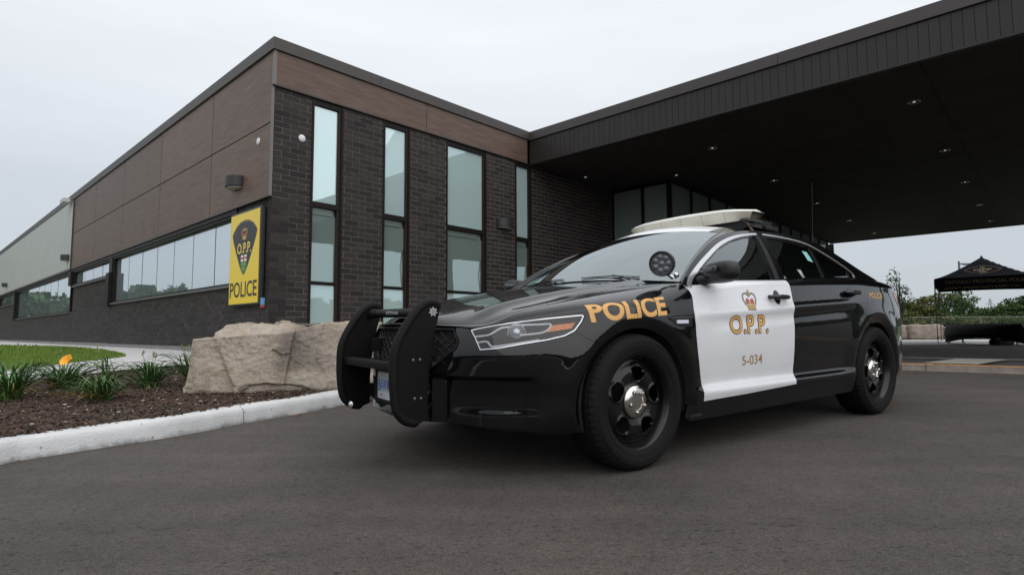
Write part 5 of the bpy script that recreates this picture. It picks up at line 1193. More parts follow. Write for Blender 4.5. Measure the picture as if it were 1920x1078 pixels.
# ---- wheels
def make_wheel():
    w = MB(); w.lathe([(.10, -.06), (.205, -.085), (.212, -.02), (.219, .040), (.224, .062), (.228, .080), (.234, .088), (.237, .097), (.244, .103), (.247, .096), (.244, .085)], 64)
    wo = w.build('wheel', mat('rim_black', (.003, .003, .004), .35, coat=.25, spec=.3), car, fix=False)
    # tyre with grooved tread
    prof = [(.240, .098), (.247, .108), (.262, .114), (.285, .121), (.305, .1235), (.322, .120), (.336, .112), (.3475, .100), (.3535, .088), (.3555, .078), (.3465, .076), (.3465, .068), (.3575, .066), (.358, .032), (.349, .030), (.349, .022), (.3585, .020), (.3585, -.020), (.349, -.022), (.349, -.030), (.358, -.032), (.3575, -.066), (.3465, -.068), (.3465, -.076), (.3555, -.078), (.3535, -.088), (.3475, -.100), (.336, -.112), (.305, -.1235), (.262, -.114), (.24, -.098)]
    seg = 180; t = MB(); V = []; m = len(prof)
    for k in range(seg):
        a = 2*math.pi*k/seg
        for j, (r, y) in enumerate(prof):
            rr = r
            if (6 <= j <= 9 or 24 <= j <= 26) and k % 3 == 0: rr -= .0055
            if (12 <= j <= 13 or 16 <= j <= 17 or 20 <= j <= 21) and (k+j) % 4 == 0: rr -= .004
            V.append((rr*math.cos(a), y, rr*math.sin(a)))
    t.add(V, [(k*m+j, ((k+1) % seg)*m+j, ((k+1) % seg)*m+j+1, k*m+j+1) for k in range(seg) for j in range(m-1)], True)
    to = t.build('tyre', mat('tyre_rubber', (.0085, .008, .0078), .75, var=.15, vscale=20, bump=.15, bscale=180, spec=.16), wo, fix=False)
    # sidewall rings
    r_ = MB(); r_.lathe([(.270, .1165), (.272, .1195), (.274, .1175)], 72); r_.lathe([(.318, .1205), (.320, .1235), (.323, .1205)], 72); r_.build('sidewall_rib', MATS['tyre_rubber'], wo, fix=False)
    # disc with five openings
    def depth(r): return np.interp(r, [0, .06, .085, .10, .125, .165, .190, .203, .219], [.066, .066, .064, .070, .078, .078, .066, .056, .052])
    holes = []
    for k in range(5):
        a0 = math.radians(95+72*k); h = []
        for r, da in ((.113, -.12), (.108, 0), (.113, .12), (.126, .27), (.150, .315), (.172, .30), (.184, .22), (.187, 0), (.184, -.22), (.172, -.30), (.150, -.315), (.126, -.27)):
            h.append((r*math.cos(a0+da), r*math.sin(a0+da)))
        hh = [Vector((*p, 0)) for p in h]; sm = spl([tuple(p) for p in h]+[h[0]], .006)[:-1]; holes.append(sm)
    hc = [np.mean(np.array(h), 0) for h in holes]
    def fn(x, z, off=0.):
        r = np.hypot(x, z); y = depth(r)
        for c in hc:
            d = np.hypot((x-c[0]), (z-c[1])); e = np.exp(-((d-.049)/.007)**2)*.007; y = y+e
        return np.stack([x, y-off, z], -1)
    outer = [(.219*math.cos(2*math.pi*k/72), .219*math.sin(2*math.pi*k/72)) for k in range(72)]
    surf('rim_disc', outer, fn, MATS['rim_black'], wo, holes=holes, step=.008, gap=0, rim=.012, bstep=.008, mapf=lambda A: A)
    b = MB(); b.lathe([(.20, -.03), (.0001, -.03)], 40); b.build('brake_disc', C_in, wo, fix=False)
    b = MB(); b.lathe([(.090, .062), (.089, .074), (.082, .083), (.058, .090), (.042, .092), (.040, .087), (.0001, .087)], 40); hb = b.build('hub_cap', mat('hub_chrome', (.60, .58, .55), .14, metal=1., bump=.04, bscale=30), wo, fix=False)
    for k in range(5):
        a = math.radians(59+72*k); q = MB(); q.lathe([(.012, .080), (.011, .096), (.007, .101), (.0001, .102)], 12, M=Matrix.Translation((.056*math.cos(a), 0, .056*math.sin(a)))); q.build('lug_nut', MATS['hub_chrome'], wo, fix=False)
    q = MB(); q.box((-.004, .104, .228), (.004, .11, .236)); q.build('valve', C_rub, wo)
    return wo
w0 = make_wheel(); w0.location = (0, .832, .352)
for (s, sd, rot) in ((0, -1, 0), (2.868, 1, 25), (2.868, -1, 10)):
    w = w0.copy(); COL.objects.link(w); w.parent = car
    for ch in w0.children: cc = ch.copy(); COL.objects.link(cc); cc.parent = w
    w.location = (-s, sd*.832, .352); w.rotation_euler = (0, math.radians(rot), math.pi if sd < 0 else 0)
b = MB(); b.rbox((-.55, .885, .22), (-.43, .925, .40), .01); b.build('mud_flap', C_dirt, car)
# ---- push bumper
pbar = empty('push_bumper'); pbar.parent = car
PBO = [(-.885, .845), (-.897, .789), (-.926, .68), (-.947, .546), (-.955, .44), (-.955, .29), (-1.0, .275), (-1.05, .285), (-1.087, .306), (-1.118, .349), (-1.132, .44), (-1.135, .531), (-1.128, .634), (-1.095, .715), (-1.037, .803), (-.985, .857), (-.94, .878), (-.905, .873)]
for k in (1, -1):
    l0, l1 = k*.352, k*.385
    b = MB(); b.prism([(-s, z) for s, z in []] or [(-s, z) for s, z in PBO], 'y', min(l0, l1), max(l0, l1)) if False else None
    b = MB(); n = len(PBO); pts = [(-s, z) for s, z in PBO]; V = [(x, l0, z) for x, z in pts]+[(x, l1, z) for x, z in pts]; b.add(V, [tuple(range(n)), tuple(range(n, 2*n))[::-1]]+[(i, (i+1) % n, n+(i+1) % n, n+i) for i in range(n)])
    b.build('upright', mat('bar_black', (.0045, .0045, .005), .5, bump=.15, bscale=250, spec=.16), pbar, bevel=.003)
    line = PBO[6:]+[PBO[0]]; P = spl([(-s, k*.3685, z) for s, z in line], .02); b = MB(); b.tube(P, [.012]+[.024]*(len(P)-2)+[.012], 12); b.build('rubber_edge', C_rub, pbar)
    if k > 0:
        for s, z in ((-1.039, .591), (-1.001, .592), (-1.03, .401), (-.995, .400)):
            b = MB(); b.lathe([(.0075, 0), (.007, .005), (.0001, .006)], 8, M=Matrix.Translation((-s, l1, z))); b.build('bolt', mat('bolt_steel', (.25, .25, .25), .4, metal=1.), pbar)
        pts = []
        for i in range(14): r = .027 if i % 2 == 0 else .0145; a = 2*math.pi*i/14+math.pi/2; pts.append((.926+r*math.cos(a), .832+r*math.sin(a)))
        M_star = mat('star_silver', (.5, .5, .52), .35, metal=.6)
        b = MB(); b.prism(pts, 'y', l1+.0005, l1+.002); b.build('star_badge', M_star, pbar)
        b = MB(); b.lathe([(.0095, .0022), (.0075, .0035), (.0055, .0022)], 16, M=Matrix.Translation((.926, l1, .832))); b.build('badge_ring', mat('badge_dark', (.04, .04, .04), .5), pbar, fix=False)
b = MB(); b.tube([(.95, -.36, .828), (.95, .36, .828)], .0245, 20); b.build('top_tube', MATS['bar_black'], pbar)
for a, c_ in ((-.335, -.255), (.255, .335)): b = MB(); b.tube([(.95, a, .828), (.95, c_, .828)], .027, 20); b.build('tube_collar', C_rub, pbar)
def tubef(u, v, off=0.): return np.stack([-.95-np.sqrt(np.maximum(.0245**2-(v-.828)**2, 0))+off, u, v], -1)
text_on('lettering', 'SETINA', [(-.085, .820), (.075, .820), (.075, .838), (-.085, .838)], tubef, mat('print_grey', (.42, .42, .43), .5), pbar, bold=.02, off=-.0008)
b = MB(); b.rbox((1.085, -.36, .532), (1.125, .36, .578), .006); b.build('cross_beam', MATS['bar_black'], pbar)
b = MB(); b.box((.90, -.36, .552), (1.09, .36, .558)); b.build('beam_shelf', MATS['bar_black'], pbar)
for k in (-1, 1):
    for zz in (.33, .60): b = MB(); b.box((.80, k*.33-.02, zz), (.96, k*.33+.02, zz+.08)); b.build('mount_bracket', C_blk, pbar)
b = MB(); b.lathe([(.018, 0), (.0001, .008)], 14, M=Matrix.Translation((1.085, -.33, .295)) @ Matrix.Rotation(math.radians(-60), 4, 'Z')); b.build('bolt', C_chr2, pbar)
# ---- number plate
pl = MB(); pl.rbox((.987, -.155, .345), (.992, .155, .497), .002); plo = pl.build('number_plate', mat('plate_white', (.55, .57, .60), .4, var=.12, vscale=25), car)
pf = lambda u, v, off=0.: np.stack([-.9925+off+0*u, u, v], -1)
text_on('lettering', 'BAWM-', [(-.143, .390), (.035, .390), (.035, .458), (-.143, .458)], pf, mat('plate_blue', (.03, .13, .42), .4), plo, bold=.012, off=-.0006)
b = MB(); b.box((.975, -.17, .33), (.9865, .17, .51)); b.build('plate_bracket', C_blk, plo)
b = MB(); b.lathe([(.006, 0), (.0001, .003)], 8, M=Matrix.Translation((.992, -.10, .368)) @ Matrix.Rotation(math.radians(-90), 4, 'Z')); b.build('screw', C_blk, plo)
# ============================================================ BOULDER
def boulder():
    # profile along its length (a: left->right), front face, step at the back
    M_st = mat('limestone', (.42, .345, .27), .9, var=.3, vscale=2.2, bump=1.0, bscale=14, col2=(.58, .51, .43))
    nt = M_st.node_tree; b = nt.nodes['Principled BSDF']; L = nt.links.new; src = b.inputs['Base Color'].links[0].from_socket
    tcn = _nd(nt, 'ShaderNodeTexCoord')
    def blend(scale, lo, hi, col, st=(1, 1, 1), w=1.):
        nonlocal src
        mp_ = _nd(nt, 'ShaderNodeMapping'); mp_.inputs['Scale'].default_value = st; L(tcn.outputs['Object'], mp_.inputs[0])
        n = _nd(nt, 'ShaderNodeTexNoise'); n.inputs['Scale'].default_value = scale; n.inputs['Detail'].default_value = 9; n.inputs['Roughness'].default_value = .65; L(mp_.outputs[0], n.inputs['Vector'])
        r = _nd(nt, 'ShaderNodeMapRange'); r.inputs[1].default_value = lo; r.inputs[2].default_value = hi; r.inputs[4].default_value = w; L(n.outputs[0], r.inputs[0])
        mx = _nd(nt, 'ShaderNodeMixRGB'); L(r.outputs[0], mx.inputs[0]); L(src, mx.inputs[1]); mx.inputs[2].default_value = (*col, 1); src = mx.outputs[0]
    blend(38, .50, .64, (.22, .18, .145), (1, 1, 1), .5); blend(2.6, .55, .72, (.17, .15, .135), (1.5, 1.5, .45), .55); blend(12, .52, .7, (.25, .20, .16), (1, 1, 1), .5); blend(5, .60, .70, (.50, .47, .42), (1, 1, 1), .5); blend(3, .58, .7, (.36, .24, .14), (1, 1, 2), .5)
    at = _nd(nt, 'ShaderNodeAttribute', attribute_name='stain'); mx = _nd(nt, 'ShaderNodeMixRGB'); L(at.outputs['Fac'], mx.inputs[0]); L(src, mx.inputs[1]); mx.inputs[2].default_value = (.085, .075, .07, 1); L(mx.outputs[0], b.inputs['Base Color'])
    bp = [n for n in nt.nodes if n.type == 'BUMP'][0]; bp.inputs['Distance'].default_value = .05; nn_ = bp.inputs['Height'].links[0].from_node; nn_.inputs['Detail'].default_value = 12; nn_.inputs['Roughness'].default_value = .78; nn_.inputs['Scale'].default_value = 13; bp.inputs['Distance'].default_value = .04
    A = Vector((-3.42, 5.55, 0)); Bv = Vector((-1.35, 6.05, 0))          # foot line of the front face, left to right
    return M_st
M_st = boulder()
# footprint (world) and height: block sculpted in its own axes  x: length, y: depth, z: height
Bo = Vector((-3.10, 5.62, .25)); bx = Vector((1.0, .0, 0)).normalized(); 
def build_stone(name, loc, dims, rz, seed, lumps, m, label, cat, top=None, res=44, chops=0):
    """block with rounded corners, fractured by planes and layered noise"""
    nx, ny, nz_ = dims
    bm = bmesh.new(); bmesh.ops.create_cube(bm, size=1); bmesh.ops.subdivide_edges(bm, edges=bm.edges[:], cuts=res, use_grid_fill=True)
    st = bm.verts.layers.float.new('stain'); RR = random.Random(seed*10); planes = []
    for _ in range(chops):
        cn = Vector((RR.uniform(-1, 1), RR.uniform(-1, .35), RR.uniform(-.15, 1))).normalized(); sup = abs(cn.x)*nx/2+abs(cn.y)*ny/2+(max(0, cn.z))*nz_; planes.append((cn, sup*RR.uniform(.83, .93)))
    for v in bm.verts:
        p = v.co.copy()*2
        # superellipsoid-ish rounding
        k = (abs(p.x)**13+abs(p.y)**13+abs(p.z)**13)**(1/13); q = p/max(k, 1e-6)
        P = Vector((q.x*nx/2, q.y*ny/2, (q.z+1)*nz_/2)); sd = Vector((seed, seed*2.3, seed*.7))
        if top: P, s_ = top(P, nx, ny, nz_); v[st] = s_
        for (cn, cd) in planes:
            dd = P.dot(cn)-cd
            if dd > 0: P = P-cn*dd*.93
        n1 = noise.fractal(P*1.6+sd, .9, 2.1, 4); n2 = noise.noise(P*5.5+sd); n3 = noise.fractal(P*13+sd, .8, 2.2, 3)
        rdg = 1-abs(noise.noise(Vector((P.x*2.2, P.y*2.2, P.z*5.5))+sd))*2
        nrm = Vector((q.x**7, q.y**7, q.z**7)); nrm = nrm.normalized() if nrm.length > 0 else Vector((0, 0, 1))
        cr_ = noise.cell(Vector((P.x*3.1, P.y*3.1, P.z*4.2))+sd) if False else 0
        vd = noise.voronoi(P*2.6+sd)[0]; fac = (vd[1]-vd[0]); vd2 = noise.voronoi(P*7+sd)[0]
        ds_, ps_ = noise.voronoi(P*2.1+sd); f1 = (P*2.1+sd-ps_[0]).dot(noise.cell_vector(ps_[0]*7.7)*2-Vector((1, 1, 1)))
        ds2, ps2 = noise.voronoi(P*5.5+sd); f2 = (P*5.5+sd-ps2[0]).dot(noise.cell_vector(ps2[0]*5.3)*2-Vector((1, 1, 1)))
        v.co = P+nrm*(n1*.030+f1*.030+f2*.010+n2*.006+n3*.006+noise.fractal(P*26+sd, .7, 2.2, 3)*.005)*lumps
    bm.normal_update(); me = bpy.data.meshes.new(name); bm.to_mesh(me); bm.free(); me.materials.append(m); me.polygons.foreach_set('use_smooth', [True]*len(me.polygons))
    o = bpy.data.objects.new(name, me); COL.objects.link(o); o.location = loc; o.rotation_euler = (0, 0, rz); tag(o, label, cat); return o
def top_big(P, nx, ny, nz):
    x, y, z = P; u = x/nx+.5; w = y/ny+.5; s_ = 0
    # the front left half is lower: a step running back
    hfront = .83-.08*sst(1-u, .62, 1.0)                   # height factor of the front ledge
    ridge = sst(np.float64(u), .52, .70); back = sst(np.float64(w), .34, .50)
    f = float(max(ridge, back)); lim = nz*(hfront+(1-hfront)*f)
    z = z if z < lim-.05 else lim-.05+.05*math.tanh((z-lim+.05)/.05)
    lean = (1-z/nz); y = y-.09*lean*(1 if y < 0 else 0); 
    if y < 0: y += .12*float(sst(np.float64(u), .40, .58))*(1-float(sst(np.float64(u), .80, .95)))+.06*float(sst(np.float64(u), .5, 1.))      # broken recess on the right of the face
    x += .10*(z/nz)*(1 if x < 0 else -.6)*(1 if w < .5 else 1.6)
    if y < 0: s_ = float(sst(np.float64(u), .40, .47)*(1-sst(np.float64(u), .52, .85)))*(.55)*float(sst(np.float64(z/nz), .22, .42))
    return Vector((x, y, z)), s_
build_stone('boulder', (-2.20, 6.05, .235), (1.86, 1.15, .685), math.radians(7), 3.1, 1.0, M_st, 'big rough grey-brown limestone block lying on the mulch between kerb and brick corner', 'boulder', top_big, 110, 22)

# ============================================================ DAYLILIES
M_leaf = mat('lily_leaf', (.030, .095, .020), .5, var=.3, vscale=8, island=.45, spec=.4, col2=(.07, .15, .035)); M_dry = mat('lily_dry', (.30, .20, .06), .8, island=.4); M_bud = mat('lily_bud', (.16, .20, .06), .6); M_pet = mat('lily_petal', (.85, .38, .015), .5, var=.15, vscale=20)
def daylily(x, y, n, h, spread, lab, flower=0, stems=2, seed=1, dry=.08):
    R = random.Random(seed); z = g_bed(x, y); o = empty('daylily', (x, y, z), 0, lab, 'plant', 'daylilies in the mulch bed')
    for nm, m_, cnt in (('foliage', M_leaf, n), ('dry_foliage', M_dry, int(n*dry))):
        V = []; F = []
        for k in range(cnt):
            a = R.uniform(0, 6.283); ln = h*R.uniform(.6, 1.25); out = spread*R.uniform(.35, 1.35); w = R.uniform(.004, .0078); bx_, by_ = R.gauss(0, .03), R.gauss(0, .03); dr = R.uniform(.25, 1.1); tw = R.uniform(-.5, .5)
            for s in range(8):
                t = s/7; r = out*t**1.3*(1+.3*dr); zz = ln*(math.sin(min(1.57, t*(1.25+dr*.5)))-(dr*.75)*max(0, t-.55)**1.5*2.2)*(1 if nm == 'foliage' else .55); ww = w*(1-t**3)*(1 if s else .8)+.0004; aa = a+tw*t*.5
                px, py = bx_+r*math.cos(aa), by_+r*math.sin(aa); nx_, ny_ = -math.sin(aa)*ww, math.cos(aa)*ww; i = len(V)
                V += [(px-nx_, py-ny_, zz+.001), (px, py, zz-ww*.5), (px+nx_, py+ny_, zz+.001)]
                if s: F += [(i-3, i-2, i+1, i), (i-2, i-1, i+2, i+1)]
        if cnt: mesh_obj(nm, V, F, m_, o, smooth=True)
    for k in range(stems):
        a = R.uniform(0, 6.283); hh = h*R.uniform(1.15, 1.45); q = (R.uniform(.05, .14)*math.cos(a), R.uniform(.05, .14)*math.sin(a)); b = MB(); b.tube([(0, 0, 0), (q[0]*.4, q[1]*.4, hh*.6), (q[0], q[1], hh)], [.004, .003, .002], 5)
        b.build('stem', M_bud, o)
        for j in range(3): b = MB(); b.ball((0, 0, 0), (.006, .006, .019), 8, M=Matrix.Translation((q[0]+R.uniform(-.015, .015), q[1]+R.uniform(-.015, .015), hh+.012*j)) @ Matrix.Rotation(R.uniform(-.6, .6), 4, 'X')); b.build('bud', M_bud, o)
    if flower:
        fx, fy, fz = .06, -.02, h*1.02; b = MB(); b.tube([(0, 0, 0), (fx*.6, fy*.6, fz*.6), (fx, fy, fz)], .0035, 5); b.build('stem', M_bud, o)
        fo = empty('flower', (fx, fy, fz)); fo.parent = o
        for k in range(6):
            V = []; F = []
            for s in range(6):
                t = s/5; w = .032*math.sin(math.pi*(.12+.80*t)); r = .010+.055*t; zz = .062*t-.022*t**4
                V += [(r, -w, zz+.004), (r-.003, 0, zz-.003), (r, w, zz+.004)]
                if s: i = 3*s; F += [(i-3, i-2, i+1, i), (i-2, i-1, i+2, i+1)]
            p = mesh_obj('petal', V, F, M_pet, fo, smooth=True); p.rotation_euler = (0, 0, k*math.pi/3)
        fo.rotation_euler = (.9, -.25, 0)
daylily(-4.25, 4.98, 120, 0.31, 0.36, 'big daylily clump at the left end of the bed, cut by the photo edge', 0, 1, 5)
daylily(-4.46, 5.82, 120, 0.26, 0.42, 'daylily clump with one open orange-yellow flower', 1, 2, 11, .15)
daylily(-3.45, 4.92, 96, 0.21, 0.30, 'low daylily clump nearest the white kerb, partly yellowed', 0, 1, 23, .35)
daylily(-4.75, 6.85, 23, 0.26, 0.20, 'thin sparse daylily beside the concrete walk behind the flowering one', 0, 2, 31)
daylily(-3.62, 5.85, 120, 0.26, 0.28, 'dense upright daylily clump in front of the left end of the boulder', 0, 3, 44, .05)
daylily(-3.62, 6.6, 88, 0.30, 0.34, 'daylily clump tucked behind the boulder\'s left end with tall bud stems', 0, 4, 52, .05)

# ============================================================ AROUND: tent, canoe, bag
def onroad(x, y, dz=0): return (x, y, g_road(x, y)+dz)
tent = empty('canopy_tent', (19.98, 24.55, .335), math.radians(-38.5), 'black pop-up canopy tent lettered ONTARIO PROVINCIAL POLICE with a diamond crest', 'tent')
M_fab = mat('tent_fabric', (.008, .009, .014), .85, var=.15, vscale=3, spec=.08); M_leg = mat('tent_leg', (.09, .09, .10), .45, metal=.3); M_tt = mat('tent_gold', (.30, .22, .08), .5); M_tt2 = mat('tent_gold_dim', (.16, .12, .055), .6)
tw, zE, zV, zP = 1.60, 2.66, 2.26, 3.62
for ix, sx in enumerate((-1, 1)):
    for sy in (-1, 1):
        b = MB(); b.box((sx*tw-.022, sy*tw-.022, .8), (sx*tw+.022, sy*tw+.022, 2.6)); b.box((sx*tw-.016, sy*tw-.016, 0), (sx*tw+.016, sy*tw+.016, .85)); b.box((sx*tw-.06, sy*tw-.06, 0), (sx*tw+.06, sy*tw+.06, .012)); b.build('leg', M_leg, tent)
V = []; F = []; N = 18
def thz(x, y):
    r = max(abs(x), abs(y))/tw; return zP-(zP-zE)*(1.0*(1-(1-min(1, r))**1.35)) if r > .03 else zP
def roof_pt(x, y):
    m = max(abs(x), abs(y))/tw; h = zE+(zP-zE)*((1-m)**1.30); c = min(abs(x), abs(y))/max(1e-6, max(abs(x), abs(y))); return h+.05*m*(c**4-.5)*(1-m)*2
for j in range(N+1):
    for i in range(N+1): x, y = -tw+2*tw*i/N, -tw+2*tw*j/N; V.append((x*1.005, y*1.005, roof_pt(x, y)))
for j in range(N):
    for i in range(N): a = j*(N+1)+i; F.append((a, a+1, a+N+2, a+N+1))
ro = mesh_obj('roof', V, F, M_fab, tent, smooth=True); ro.modifiers.new('thick', 'SOLIDIFY').thickness = .004
b = MB(); b.lathe([(.05, 0), (.03, .05), (.0001, .06)], 10, M=Matrix.Translation((0, 0, zP-.01)), ax='z'); b.build('finial', M_fab, tent)
for sx, sy in ((0, -1), (1, 0), (0, 1), (-1, 0)):
    V = []; n = 16
    for k in range(n+1):
        t = -1+2*k/n; sag = -.035*(1-t*t)
        x, y = (t*tw, sy*tw) if sy else (sx*tw, t*tw); V += [(x*1.004, y*1.004, zE+.003), (x*1.004, y*1.004, zV-sag)]
    v_ = mesh_obj('valance', V, [(2*k, 2*k+2, 2*k+3, 2*k+1) for k in range(n)], M_fab, tent); v_.modifiers.new('thick', 'SOLIDIFY').thickness = .003
tf = lambda u, v, off=0.: np.stack([u, 0*u-tw*1.004-.003+off, v], -1)
text_on('lettering', 'ONTARIO PROVINCIAL POLICE', [(-1.25, 2.41), (1.40, 2.41), (1.40, 2.56), (-1.25, 2.56)], tf, M_tt2, tent, bold=.02, off=-.003, mapf=idm, cut=.5)
tb_ = lambda u, v, off=0.: np.stack([u, 0*u+tw*1.004-.006+off, v], -1)
text_on('lettering', 'ONTARIO PROVINCIAL POLICE', [(-1.40, 2.40), (1.25, 2.40), (1.25, 2.58), (-1.40, 2.58)], tb_, M_tt, tent, bold=.02, off=-.003, mapf=idm, cut=.5, flipx=True)
def rp(u, v, off=0.):
    m = v; return np.stack([u, -m, np.vectorize(lambda a, c: roof_pt(a, -c))(u, m)+.012-off*0], -1)
dia = spl([(-.62, .86), (-.35, .68), (0, .56), (.35, .68), (.62, .86)], .05)[:-1]+spl([(.62, .86), (.35, 1.06), (0, 1.22), (-.35, 1.06), (-.62, .86)], .05)[:-1]
vo, fo_ = cdt(dia, [inset(dia, .025)], .3); mesh_obj('crest_outline', rp(vo[:, 0], vo[:, 1]), [tuple(f) for f in fo_], M_tt, tent)
text_on('lettering', 'OPP', [(-.30, .95), (.30, .95), (.30, .80), (-.30, .80)], rp, M_tt, tent, bold=.02, mapf=idm, cut=.1)
for pz, hw, sh_ in ((.70, .10, .74), (1.05, .15, .99)):
    vo, fo_ = cdt([(-hw, sh_), (hw, sh_), (hw*.6, pz+.06 if pz > 1 else pz-.04), (-hw*.6, pz+.06 if pz > 1 else pz-.04)], (), .3); mesh_obj('crest_mark', rp(vo[:, 0], vo[:, 1]), [tuple(f) for f in fo_], M_tt2, tent)
b = MB()
for sx in (-1, 1):
    for z in (1.55, ): b.tube([(sx*tw, -tw, 2.6), (sx*tw, 0, 2.28), (sx*tw, tw, 2.6)], .010, 6); b.tube([(sx*tw, -tw, 2.28), (sx*tw, 0, 2.6), (sx*tw, tw, 2.28)], .010, 6)
b.build('scissor_truss', M_leg, tent)
# overturned canoe on trestles
cano = empty('canoe', (17.72, 22.0, .29), math.radians(-92), 'black canoe lying upside down on trestles in front of the tent', 'canoe')
M_can = mat('canoe_black', (.003, .003, .0035), .6, spec=.08)
V = []; F = []; NL, NS = 36, 14; L0 = 3.9
for i in range(NL+1):
    t = -1+2*i/NL; w = .43*(1-abs(t)**2.6)**.9+.004; keel = .80-.04*abs(t)**4; gun = .27+(-.19)*abs(t)**3; endr = max(0, abs(t)-.86)/.14
    keel -= .34*endr**2.2
    for j in range(NS+1):
        a = math.pi*j/NS; c, s = math.cos(a), math.sin(a); y = -w*math.copysign(abs(c)**.75, c); z = gun+(keel-gun)*(abs(s)**.62); V.append((t*L0/2*(1+.03*math.sin(a)), y, z))
for i in range(NL):
    for j in range(NS): a = i*(NS+1)+j; F.append((a, a+1, a+NS+2, a+NS+1))
h_ = mesh_obj('hull', V, F, M_can, cano, smooth=True); h_.modifiers.new('thick', 'SOLIDIFY').thickness = -.012
for sd in (-1, 1):
    b = MB(); b.tube([(-1+2*i/NL > -2 and (-1+2*i/NL)*L0/2, sd*(.43*(1-abs(-1+2*i/NL)**2.6)**.9+.012), .27-.19*abs(-1+2*i/NL)**3) for i in range(NL+1)], .014, 6); b.build('gunwale', M_can, cano)
for x in (-.75, .9): b = MB(); b.box((x-.02, -.38, .25), (x+.02, .38, .275)); b.build('thwart', M_can, cano)
for x, lab in ((-1.35, 'left'), (1.25, 'right')):
    tr = empty('trestle', tuple(Vector(cano.location)+Matrix.Rotation(math.radians(-92), 3, 'Z') @ Vector((x, 0, 0))), math.radians(-92), f'low dark trestle carrying the {lab} end of the upturned canoe', 'trestle', 'trestles under the canoe')
    for sx in (-1, 1):
        for sy in (-1, 1): b = MB(); b.tube([(sx*.06, sy*.30, -.0), (sx*.01, sy*.24, .235)], .018, 6); b.build('leg', M_leg, tr)
    b = MB(); b.box((-.03, -.44, .22), (.03, .44, .25)); b.build('beam', M_leg, tr)
bag = MB(); bag.ball((0, 0, .13), (.42, .22, .16), 20); bag.rbox((-.34, -.2, 0), (.34, .2, .22), .07); bg = bag.build('duffel_bag', mat('bag_black', (.008, .008, .009), .8, bump=.4, bscale=20)); bg.location = (17.9, 21.35, .295); tag(bg, 'black soft bag on the ground beneath the upturned canoe', 'bag')
# ============================================================ row of rocks, fence, lamp post, trees beyond
M_rock = mat('bank_rock', (.27, .215, .18), .95, var=.35, vscale=3, bump=1., bscale=8, col2=(.40, .34, .29))
xk = 18.2; labs = ['pale boulder seen just behind the rear bumper of the car', 'brown-stained boulder with a dark hollow beside the rear of the car', 'long flat pale boulder left of the front tent leg', 'pale boulder right behind the tent legs', 'boulder hidden mostly by the left end of the canoe', 'boulder behind the middle of the canoe', 'boulder behind the right part of the canoe']
for k, (w, h) in enumerate(((1.5, .72), (1.9, .74), (1.7, .62), (1.6, .62), (1.7, .56))):
    build_stone('boulder', (xk+w/2, 29.6+.1*math.sin(k*3), .40), (w, 1.2, h), random.uniform(-.1, .1), 7+k*1.7, 1.3, M_rock, labs[k], 'boulder', None, 14)['group'] = 'row of boulders beyond the drive'; xk += w*.98
# chain-link fence
fe = empty('chain_link_fence', (17, 36, .62), 0, 'low grey chain-link fence with thin posts beyond the row of boulders', 'fence')
M_gal = mat('galvanised', (.20, .21, .21), .5, metal=.5)
for k in range(12): b = MB(); b.tube([(k*3, 0, 0), (k*3, 0, 1.1)], .028, 6); b.build('post', M_gal, fe)
b = MB(); b.tube([(0, 0, 1.07), (33, 0, 1.07)], .02, 6); b.build('top_rail', M_gal, fe)
b = MB(); s_ = .2
V = []; F = []
k = -1.0
while k < 33:
    for sg2 in (1, -1):
        x0, x1 = (k, k+.9) if sg2 > 0 else (k+.9, k)
        i = len(V); V += [(x0-.005, 0, .03), (x0+.005, 0, .03), (x1+.005, 0, 1.05), (x1-.005, 0, 1.05)]; F.append((i, i+1, i+2, i+3))
    k += s_
mesh_obj('wire_mesh', V, F, M_gal, fe, kind='stuff')
lp_ = empty('lamp_post', (48.0, 62, 1.3), 0, 'dark grey street lamp post with a short arm rising behind the tent', 'street lamp')
b = MB(); b.tube([(0, 0, 0), (0, 0, 7.0)], [.13, .10], 8); b.build('pole', mat('pole_grey', (.12, .13, .14), .5), lp_); b = MB(); b.box((-.05, -.1, 6.65), (1.1, .1, 6.78)); b.build('arm', MATS['pole_grey'], lp_); b = MB(); b.box((.5, -.18, 6.60), (1.3, .18, 6.76)); b.build('lamp_head', MATS['pole_grey'], lp_)
def pylon(x, y, h, lab):
    o = empty('power_pylon', (x, y, 1.0), 0, lab, 'pylon', 'far lattice pylons'); b = MB(); w = h*.09
    for a, c in ((-1, -1), (1, -1), (1, 1), (-1, 1)): b.tube([(a*w, c*w, 0), (a*w*.15, c*w*.15, h)], .12, 4)
    for k in range(6): t = k/6; ww = w*(1-.85*t); b.tube([(-ww, -ww, h*t), (ww*.88, -ww*.88, h*(t+1/6))], .07, 4); b.tube([(ww, -ww, h*t), (-ww*.88, -ww*.88, h*(t+1/6))], .07, 4)
    b.build('mast', M_gal, o); b = MB(); 
    for z, q in ((.72, 3.2), (.85, 2.4)): b.tube([(-q, 0, h*z), (q, 0, h*z)], .1, 4)
    b.build('crossarm', M_gal, o)
pylon(247, 300, 16.5, 'taller lattice pylon on the horizon right of the tent centre'); pylon(277*.82, 330*.82, 13, 'shorter lattice pylon on the horizon below the tent centre')
# grey ruined hut
hut = empty('shed', (54.5, 65, 1.35), .3, 'small weathered grey shed half hidden by bushes far beyond the tent', 'shed'); M_hut = mat('hut_grey', (.28, .28, .29), .9, var=.3, vscale=2)
b = MB(); b.box((-1.2, -1, 0), (1.2, 1, 1.5)); b.build('wall', M_hut, hut); b = MB(); b.prism([(-1.35, 1.5), (1.35, 1.7), (1.35, 1.78), (-1.35, 1.58)], 'y', -1.1, 1.1); b.build('roof', M_hut, hut); b = MB(); b.box((.5, -1.02, 0), (1.0, -.99, 1.3)); b.build('door', C_blk, hut)
